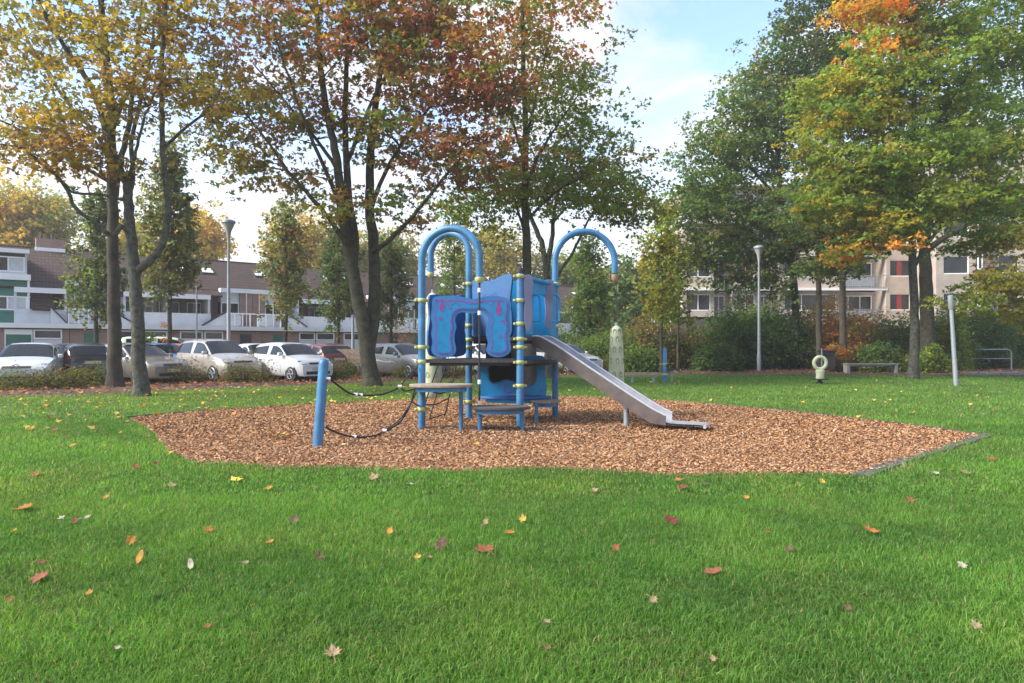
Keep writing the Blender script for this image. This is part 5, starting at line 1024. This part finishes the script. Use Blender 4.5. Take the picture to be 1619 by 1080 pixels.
for po, e, y in ((poA, E1, 440), (poB, E2, 432)):
    z = P(0, y, e.y).z; MB().lathe(e+Vector((0, 0, z-.05)), [(.04, -.03), (.066, .0), (.073, .05), (.066, .065)], 14).build('end_clamp', M['clamp'], po, smooth=40)
z = P(0, 434, E3.y).z; MB().lathe(E3+Vector((0, 0, z-.10)), [(.02, -.05), (.045, -.02), (.062, .0), (.065, .10)], 14).build('end_cap', mat('brown_cap', (.30, .19, .13), .6, noise=.1, scale=9), poD, smooth=40)

def plane_pts(pts, p0, p1, off=0, zoom=None):
    if zoom: pts = [(x/zoom[0]+zoom[1], y/zoom[0]+zoom[2]) for x, y in pts]
    nrm = Vector((p1.y-p0.y, -(p1.x-p0.x), 0)).normalized()
    if nrm.y > 0: nrm = -nrm
    return [ray(x, y, p0+nrm*off, p1+nrm*off) for x, y in pts], nrm
def panel(name, loops, p0, p1, m, off=0, th=.035, zoom=None, parent=T, per=4, bevel=True):
    L = [spline(l, per) for l in loops]; W = []; 
    for l in L: w_, nrm = plane_pts(l, p0, p1, off, zoom); W.append(w_)
    b = MB(); b.plate(W, -nrm, th); o = b.build(name, M[m], parent)
    if bevel:
        md = o.modifiers.new('bevel', 'BEVEL'); md.width = .008; md.segments = 2; md.limit_method = 'ANGLE'; md.angle_limit = R(60)
    return o, nrm
def inset(pts, d):
    n = len(pts); res = []
    ar = sum(pts[i][0]*pts[(i+1) % n][1]-pts[(i+1) % n][0]*pts[i][1] for i in range(n)); sg = 1 if ar > 0 else -1
    for i in range(n):
        a, c = pts[(i-1) % n], pts[(i+1) % n]; tx, ty = c[0]-a[0], c[1]-a[1]; l = math.hypot(tx, ty) or 1
        res.append((pts[i][0]-sg*ty/l*d, pts[i][1]+sg*tx/l*d))
    return res
def strip(name, pts, wdt, p0, p1, m, off, zoom, parent, closed=True):
    """printed line following a closed outline"""
    a = spline(pts, 5, closed); b_ = inset(a, wdt) if closed else [(x, y+wdt) for x, y in a]
    wa, _ = plane_pts(a, p0, p1, off, zoom); wb, _ = plane_pts(b_, p0, p1, off, zoom); n = len(wa); b = MB()
    b.add(wa+wb, [(i, (i+1) % n, n+(i+1) % n, n+i) for i in range(n if closed else n-1)]); return b.build(name, M[m], parent)
def blob(name, cx, cy, rx, ry, p0, p1, m, off, zoom, parent, tear=False):
    pts = []
    for i in range(14):
        a = 2*math.pi*i/14; k = (1-.75*max(0, -math.sin(a))**1.0) if tear else 1+.12*math.sin(3*a+cx); pts.append((cx+rx*math.cos(a)*k, cy+ry*math.sin(a)))
    w_, nrm = plane_pts(pts, p0, p1, off, zoom); b = MB(); b.add(w_, [tuple(range(14))]); return b.build(name, M[m], parent)
Z7 = (7.359, 660, 420); Z8 = (6.746, 660, 540)
pants = [(172, 400), (210, 362), (330, 352), (450, 347), (540, 367), (640, 388), (730, 372), (810, 356), (920, 353), (1010, 368), (1070, 400), (1090, 460), (1080, 540), (1075, 620), (1090, 720), (1072, 820), (1083, 920), (1088, 985), (1040, 1040), (950, 1068), (850, 1048), (803, 990), (822, 900), (800, 800), (808, 710), (822, 640), (800, 575), (740, 538), (640, 558), (530, 545), (462, 570), (438, 640), (455, 710), (435, 790), (432, 870), (447, 950), (440, 1015), (390, 1058), (300, 1070), (200, 1045), (160, 980), (176, 890), (160, 800), (172, 700), (156, 600), (168, 500)]
pf, nrm = panel('arch_panel', [pants], A, C, 'rim', .04, .035, Z7)
inn = inset(pants, 42)
L = spline(inn, 4); w_, _ = plane_pts(L, A, C, .052, Z7); MB().plate([w_], -nrm, .013).build('panel_face', M['panel'], pf)
strip('drip_line', inset(pants, 46), 16, A, C, 'purple', .0545, Z7, pf)
for cx_, cy_, rx, ry, tr, m_ in ((288, 470, 34, 72, True, 'pink'), (945, 500, 36, 92, True, 'pink'), (380, 490, 22, 18, False, 'purple'), (265, 615, 26, 26, False, 'purple'), (990, 655, 24, 24, False, 'purple'), (965, 820, 22, 26, False, 'purple'), (325, 685, 24, 8, False, 'rim'), (345, 575, 20, 8, False, 'rim'), (265, 890, 20, 9, False, 'rim'), (310, 930, 24, 7, False, 'rim'), (920, 650, 26, 7, False, 'rim'), (940, 940, 26, 7, False, 'rim'), (480, 450, 18, 20, False, 'rim'), (915, 770, 14, 8, False, 'rim')):
    blob('drip', cx_, cy_, rx, ry, A, C, m_, .0550, Z7, pf, tr)
strip('drip_line', [(235, 400), (290, 395), (350, 410), (400, 445), (450, 405), (540, 410), (620, 432), (700, 425), (780, 405), (850, 450), (900, 400), (1000, 400)], 14, A, C, 'pink', .0552, Z7, pf, False)
# weathered panel between B and C, above the deck
bc_, n2 = panel('back_panel', [[(746, 449), (752, 441), (765, 444), (778, 443), (790, 437), (803, 433), (809, 437), (808, 455), (806, 478), (809, 500), (807, 530), (790, 533), (765, 532), (746, 531), (744, 505), (747, 480)]], Bp, C, 'weathered', -.02)
for pth in ([(752, 466), (760, 460), (768, 464), (778, 470), (786, 463), (792, 455), (786, 446)], [(795, 462), (800, 454), (805, 464), (801, 476), (796, 470)], [(752, 478), (762, 472), (775, 474), (786, 472)]):
    strip('squiggle', pth, 1.3, Bp, C, 'purple', -.016, None, bc_, False)
strip('squiggle', [(764, 467), (770, 463), (777, 466), (784, 462)], 1.6, Bp, C, 'panel_dark', -.0155, None, bc_, False)
panel('lower_back_panel', [[(744, 488), (760, 484), (790, 484), (806, 488), (806, 534), (744, 534)]], Bp, C, 'panel_dark', -.07)
# side panel between A and B
panel('side_panel', [[(679, 470), (690, 466), (715, 470), (733, 466), (736, 480), (735, 520), (737, 545), (733, 562), (700, 564), (680, 560), (677, 530), (680, 500)]], A, Bp, 'panel_dark', .0)
# entrance hood between C and D
CD = (D-C).normalized(); OUT = Vector((CD.y, -CD.x, 0)); OUT = OUT if OUT.x > 0 else -OUT
def wing(pts, p, ang, name):
    q = p+Vector((math.cos(ang), math.sin(ang), 0)); return panel(name, [pts], p, q, 'lilac', .0, .03)[0]
wing([(829, 440), (833, 434), (838, 434), (842, 438), (843, 450), (841, 470), (842, 495), (840, 515), (836, 523), (831, 520), (829, 500), (830, 475), (829, 455)], C+OUT*.12, R(12), 'wing_panel')
wing([(861, 448), (865, 442), (872, 443), (876, 447), (875, 470), (873, 500), (871, 517), (866, 521), (862, 510), (863, 490), (861, 470)], D+OUT*.16-CD*.55, R(12), 'wing_panel')
hood = MB(); zt = P(0, 446, 12.2).z
c0 = C+CD*.10; c1 = D-CD*.10; zb = P(0, 530, 12.2).z
hood.plate([[c0+Vector((0, 0, zt-.0)), c1+Vector((0, 0, zt-.02)), c1+Vector((0, 0, zb)), c1-CD*.32+Vector((0, 0, zb)), c1-CD*.36+Vector((0, 0, zt-.35)), c1-CD*.5+Vector((0, 0, zt-.22)), c0+CD*.5+Vector((0, 0, zt-.22)), c0+CD*.36+Vector((0, 0, zt-.35)), c0+CD*.32+Vector((0, 0, zb)), c0+Vector((0, 0, zb))]], OUT, .06)
ho = hood.build('entrance_hood', M['panel'], T); md = ho.modifiers.new('bevel', 'BEVEL'); md.width = .012; md.segments = 2
MB().tube([c0+OUT*.1+Vector((0, 0, zt+.02)), c1+OUT*.1+Vector((0, 0, zt))], .035, 10).build('top_rail', M['panel'], T, smooth=40)
for p in (C+OUT*.16+CD*.30, D+OUT*.16-CD*.42):
    pts = []
    z0 = P(0, 508, p.y).z; z1 = P(0, 466, p.y).z; r_ = .085
    for s in (-1,): pts.append(p-CD*r_*0+Vector((-.085, 0, z0)))
    for i in range(9):
        a = math.pi*i/8; pts.append(p+Vector((-r_*math.cos(a), 0, z1-r_+r_*math.sin(a))))
    pts.append(p+Vector((r_, 0, z0))); pts.append(p+Vector((-r_, 0, z0)))
    MB().tube(pts, .017, 8).build('grab_handle', M['panel'], T, smooth=50)
# rear panel between B and D, above deck
panel('rear_panel', [[(746, 452), (770, 446), (800, 443), (830, 446), (872, 446), (874, 480), (872, 528), (810, 532), (748, 530), (745, 490)]], Bp, D, 'panel', -.02)
# lower play panel with its window
hole_ = [(762, 330), (775, 268), (850, 232), (1000, 226), (1150, 232), (1235, 250), (1262, 310), (1258, 400), (1225, 462), (1160, 478), (1090, 455), (1020, 420), (940, 404), (880, 428), (820, 440), (775, 420)]
lp, n4 = panel('window_panel', [[(648, 235), (690, 195), (800, 180), (950, 178), (1100, 165), (1220, 150), (1320, 152), (1368, 190), (1362, 300), (1368, 380), (1378, 470), (1372, 565), (1300, 612), (1230, 602), (1150, 570), (1050, 562), (950, 575), (850, 602), (760, 620), (690, 600), (650, 500), (640, 350)], hole_], Bp, D, 'panel', .03, .035, Z8)
strip('hole_rim', inset(hole_, -14), 12, Bp, D, 'panel_dark', .0335, Z8, lp)
for pth in ([(690, 250), (740, 245), (800, 232), (830, 215)], [(1250, 230), (1290, 240), (1330, 250), (1345, 235)]): strip('print_line', pth, 16, Bp, D, 'pink', .034, Z8, lp, False)
blob('curl_shape', 975, 500, 62, 60, Bp, D, 'purple', .034, Z8, lp); blob('curl_shape', 982, 495, 44, 44, Bp, D, 'panel', .0345, Z8, lp); blob('curl_shape', 1150, 550, 40, 30, Bp, D, 'purple', .034, Z8, lp); blob('dot', 1320, 525, 16, 12, Bp, D, 'purple', .034, Z8, lp)
# black shell behind it
pts_in = [P(768+i*10, 546, 13.35+.35*math.sin(math.pi*i/8)) for i in range(9)]
b = MB(); zt1, zb1 = P(0, 536, 13.3).z, P(0, 612, 13.3).z
ring = [Vector((p.x, p.y, 0)) for p in pts_in]
b.plate([[Vector((p.x, p.y, 0)) for p in ring]+[Vector((p.x, p.y-.04, 0)) for p in reversed(ring)]], (0, 0, 1), zt1-zb1)
b.v = [(x, y, z_+zb1) for x, y, z_ in b.v]; b.build('rear_shell', M['black'], T)
# decks
def rounded(pts, r, n=5):
    out_ = []; m_ = len(pts)
    for i in range(m_):
        p = Vector(pts[i]); a = (Vector(pts[i-1])-p).normalized(); c = (Vector(pts[(i+1) % m_])-p).normalized()
        s, e = p+a*r, p+c*r
        for k in range(n+1): t = k/n; out_.append(s*(1-t)**2+p*2*t*(1-t)+e*t*t)
    return out_
def deck(name, corners, z, th, m, par=T, r=.12, under='blue'):
    pts = [Vector((p[0], p[1], z-th)) for p in rounded([Vector((c[0], c[1], 0)) for c in corners], r)]
    o = MB().plate([pts], (0, 0, 1), th).build(name, M[m], par)
    if under:
        ce = sum(pts, Vector())/len(pts); q = [ce+(p-ce)*.92-Vector((0, 0, .05)) for p in pts]; MB().plate([q], (0, 0, 1), .049).build('under_frame', M[under], o)
    return o
zl = P(0, 568, 11.4).z; zu = P(0, 533, 12.2).z
ctr1 = (A+Bp+C)/3; ctr2 = (Bp+C+D)/3
deck('lower_deck', [A+(ctr1-A)*.02+Vector((.03, -.03, 0)), C+(ctr1-C)*.05+Vector((0, -.05, 0)), Bp], zl, .06, 'mesh', r=.06, under='black')
deck('upper_deck', [C+Vector((0, -.04, 0)), D, Bp], zu, .07, 'mesh', r=.06, under='black')
deck('mid_deck', [C+Vector((.05, -.02, 0)), D+Vector((.1, -.1, 0)), Bp], P(0, 570, 12).z, .05, 'mesh', r=.06, under='black')
def leg(par, px, d, ztop, r=.034):
    p = P(px, 546, d); return MB().tube([Vector((p.x, p.y, -.1)), Vector((p.x, p.y, ztop))], r, 10).build('leg', M['blue'], par, smooth=40)
def pad(name, px0, px1, ytop, d, dep, m, under='blue', skew=0):
    a, c = P(px0, ytop, d), P(px1, ytop, d); w2 = (c.x-a.x)/2; mx_ = (a.x+c.x)/2; z = a.z
    cs = [(mx_+w2*math.cos(t)*(1 if True else 1), d+dep*math.sin(t)+skew*math.cos(t)) for t in [2*math.pi*i/20 for i in range(20)]]
    pts = [Vector((x, y, z-.05)) for x, y in cs]; o = MB().plate([pts], (0, 0, 1), .05).build(name, M[m], T)
    md = o.modifiers.new('bevel', 'BEVEL'); md.width = .012; md.segments = 2
    ce = Vector((mx_, d, z)); q = [ce+Vector(((p.x-mx_)*.8, (p.y-d)*.8, -.12)) for p in pts]; MB().plate([q], (0, 0, 1), .069).build('under_frame', M[under], o); return o
p1_ = pad('step_pad', 647, 748, 607, 11.05, .30, 'sand'); leg(p1_, 729, 11.1, .7)
p2_ = pad('step_pad', 741, 839, 642, 11.05, .27, 'mesh'); leg(p2_, 759, 11.15, .35); leg(p2_, 826, 11.0, .35)
p3_ = pad('step_pad', 838, 884, 632, 12.5, .34, 'sand'); leg(p3_, 848, 12.15, .38)
st = pad('bench_shelf', 756, 872, 626, 12.7, .30, 'panel_dark', 'panel')
# climbing rope under the front arch
zz = P(0, 440, E1.y).z
rp = MB().tube([E1+Vector((0, 0, zz)), E1+Vector((0, 0, .02))], .016, 8).build('hanging_rope', M['rope'], T)
for y in (459, 495, 604, 637): z = P(0, y, E1.y).z; MB().lathe(E1+Vector((0, 0, z-.035)), [(.024, 0), (.028, .01), (.028, .06), (.024, .07)], 10).build('collar', M['collar'], rp)
leg(T, 758.5, 11.05, P(0, 648, 11.05).z, .036)
# rope net on the far left side
net = tag(bpy.data.objects.new('climbing_net', None)); COL.objects.link(net); net.parent = T; ORG[net.name] = ORG[T.name]
def npt(px, py, d): return P(px, py, d)
def rope(pts, par, r=.013, nm='rope'): return MB().tube([Vector(p) for p in spline([tuple(q) for q in pts], 5, False)], r, 6).build(nm, M['rope'], par)
rope([npt(694, 573, 12.1), npt(683, 605, 12.15), npt(668, 650, 12.1)], net); rope([npt(707, 573, 12.4), npt(698, 600, 12.45), npt(679, 662, 12.3)], net)
rope([npt(722, 573, 12.8), npt(716, 602, 12.75), npt(703, 658, 12.5)], net)
rope([npt(672, 640, 12.1), npt(690, 639, 12.3), npt(708, 630, 12.6)], net); rope([npt(679, 662, 12.3), npt(690, 659, 12.4), npt(703, 655, 12.5)], net)
rope([npt(692, 606, 12.2), npt(703, 607, 12.5), npt(716, 603, 12.75)], net); rope([npt(679, 618, 12.15), npt(695, 622, 12.3), npt(711, 618, 12.65)], net)
# slide
S0 = (C+D)/2+OUT*.0; w2 = .24
def sl(L, off, z): return S0+OUT*L+CD*off+Vector((0, 0, z))
prof = [(-.02, 1.52), (.12, 1.50), (.30, 1.40), (1.2, .86), (2.05, .36), (2.38, .215), (2.55, .175), (3.02, .170), (3.10, .14)]
prof = [(p[0]*.955, p[1]-.045) for p in prof]
pts = spline(prof, 4, False); n = len(pts)
b = MB(); cs = [(-w2, .0), (-w2*.6, -.006), (0, -.012), (w2*.6, -.006), (w2, .0)]
vs = [sl(L, o, z+dz) for L, z in pts for o, dz in cs]+[sl(L, o, z+dz-.02) for L, z in pts for o, dz in cs]; m_ = len(cs); K = n*m_
fs = [(i*m_+j, i*m_+j+1, (i+1)*m_+j+1, (i+1)*m_+j) for i in range(n-1) for j in range(m_-1)]; fs += [tuple(K+q for q in reversed(f)) for f in fs]
b.add(vs, fs); slide = b.build('slide', M['steel'], T, smooth=50)
for s in (-1, 1):
    b = MB(); o0, o1 = (s*w2, s*(w2+.022)); up = []; lo = []
    for L, z in pts:
        if L > 2.35: break
        hh = .14 if L < 2.0 else .14*(1-((L-2.0)/.46)*.25)
        hh *= min(1, .6+L); up.append((L, z+hh)); lo.append((L, z-.115 if L < 2.1 else z-.115*(1-(L-2.1)/.4)))
    out_ = up+lo[::-1]; b.plate([[sl(L, o0, z) for L, z in out_]], CD*s, .022); sw = b.build('side_wall', M['steel_shaded' if s*CD.y < 0 else 'steel'], slide)  # camera-side wall takes the painted-in shade, far wall the plain bright steel
    MB().tube([sl(L, s*(w2+.011), z) for L, z in up], .020, 8).build('rim_rail', M['steel'], sw, smooth=50)
MB().tube([sl(2.96, -w2, .098), sl(2.96, w2, .098)], .028, 10).build('exit_lip', M['steel'], slide, smooth=50)
q = sl(1.62, 0, 0); MB().tube([q+Vector((0, 0, -.1)), q+Vector((0, 0, .50))], .048, 12).build('support_leg', M['galv'], slide, smooth=40)
q = sl(2.66, 0, 0); MB().tube([q+Vector((0, 0, -.1)), q+Vector((0, 0, .10))], .040, 12).build('support_leg', M['galv'], slide, smooth=40)
MB().plate([[sl(2.54, -.12, .09), sl(2.78, -.12, .09), sl(2.78, .12, .09), sl(2.54, .12, .09)]], (0, 0, 1), .012).build('bracket', M['galv'], slide)

# leaning post and its rope bridge
lp0 = G(502, 708); lp1 = P(512, 572, lp0.y+.12)
po = thing('leaning_post', lp0, 'thick blue leaning post standing alone left of the climbing tower', 'post')
dv_ = (lp1-lp0).normalized()
MB().tube([lp0-dv_*.1, lp1-dv_*.05, lp1, lp1+dv_*.03, lp1+dv_*.045], [.068, .068, .066, .05, .02], 16).build('shaft', M['blue'], po, smooth=50)
for px, py in ((519, 598), (511, 673)):
    q = P(px, py, lp0.y+.08); MB().tube([q-Vector((.03, 0, 0)), q+Vector((.03, 0, -.005))], .022, 8).build('rope_eye', M['collar'], po)
rb_ = thing('rope_bridge', G(600, 692), 'slack black rope bridge strung between leaning post and tower', 'rope bridge')
zA = A.y
rope([P(520, 598, 9.5), P(545, 617, 9.8), P(562, 624, 10.0), P(600, 624, 10.5), P(628, 614, 10.9), P(642, 598, 11.1), P(660, 580, 11.3)], rb_, .015, 'top_rope')
rope([P(512, 673, 9.45), P(530, 683, 9.6), P(560, 691, 9.9), P(595, 688, 10.3), P(628, 671, 10.7), P(643, 652, 10.9), P(650, 636, 11.0), P(657, 612, 11.2)], rb_, .015, 'bottom_rope')
rope([P(632, 611, 10.9), P(640, 618, 11.0), P(652, 616, 11.2), P(662, 612, 11.35)], rb_, .011, 'cross_rope')
rope([P(610, 680, 10.45), P(632, 663, 10.75), P(648, 640, 11.0), P(660, 616, 11.3)], rb_, .011, 'cross_rope')
rope([P(650, 634, 11.05), P(658, 640, 11.2), P(668, 642, 11.5)], rb_, .011, 'cross_rope')
for px, py, d in ((562, 624, 10.0), (570, 625, 10.1), (632, 611, 10.9), (560, 691, 9.9), (608, 681, 10.43)):
    q = P(px, py, d); MB().tube([q-Vector((.03, 0, 0)), q+Vector((.03, .01, 0))], .024, 8).build('rope_joint', M['collar'], rb_)

# hanging climbing pods
def pod(px, d, ytop, ybot, wmax, yc, label):
    top, bot = P(px, ytop, d), P(px, ybot, d); h = top.z-bot.z; t = thing('climbing_pod', bot, label, 'climbing pod')
    prof = [(.0, 0), (.55, .0), (.85, .02), (1.0, .10), (1.0, .28), (.92, .55), (.82, .80), (.66, .94), (.34, .99), (.15, 1.0)]
    pr = spline(prof, 4, False); bd = MB().lathe(bot, [(max(.004, r)*wmax, z*h) for r, z in pr], 24).build('body', M['pod'], t, smooth=60)
    k = 0
    for zf in (.22, .44, .62, .78, .9):
        rr = np.interp(zf, [p[1] for p in pr], [p[0] for p in pr])*wmax
        for a in (-115, -65, 10, 100, 190):
            a = R(a+(25 if k % 2 else 0)); e = Vector((math.cos(a), math.sin(a), 0)); q = bot+e*(rr-.002)+Vector((0, 0, zf*h)); sd_ = Vector((-e.y, e.x, 0))
            b = MB(); ring = [q+e*.006*(1-math.sin(2*math.pi*i/12)*.0)+sd_*.035*math.cos(2*math.pi*i/12)+Vector((0, 0, .06*math.sin(2*math.pi*i/12))) for i in range(12)]
            cen = q-e*.01; b.add(ring+[cen+e*.004], [(i, (i+1) % 12, 12) for i in range(12)]); b.build('dimple', M['hole'], bd)
        k += 1
    MB().tube([top-Vector((0, 0, .01)), P(px, yc, d)], .009, 6).build('cable', M['dark'], t)
    MB().tube([top-Vector((0, 0, .02)), top+Vector((0, 0, .06))], .028, 8).build('cable_sleeve', M['galv'], t)
pod(974.5, 13.2, 515, 614, .150, 438, 'pale green dimpled climbing pod hanging behind the slide')
pod(684, 13.3, 463, 629, .185, 434, 'pale green climbing pod hanging behind the left deck and net')
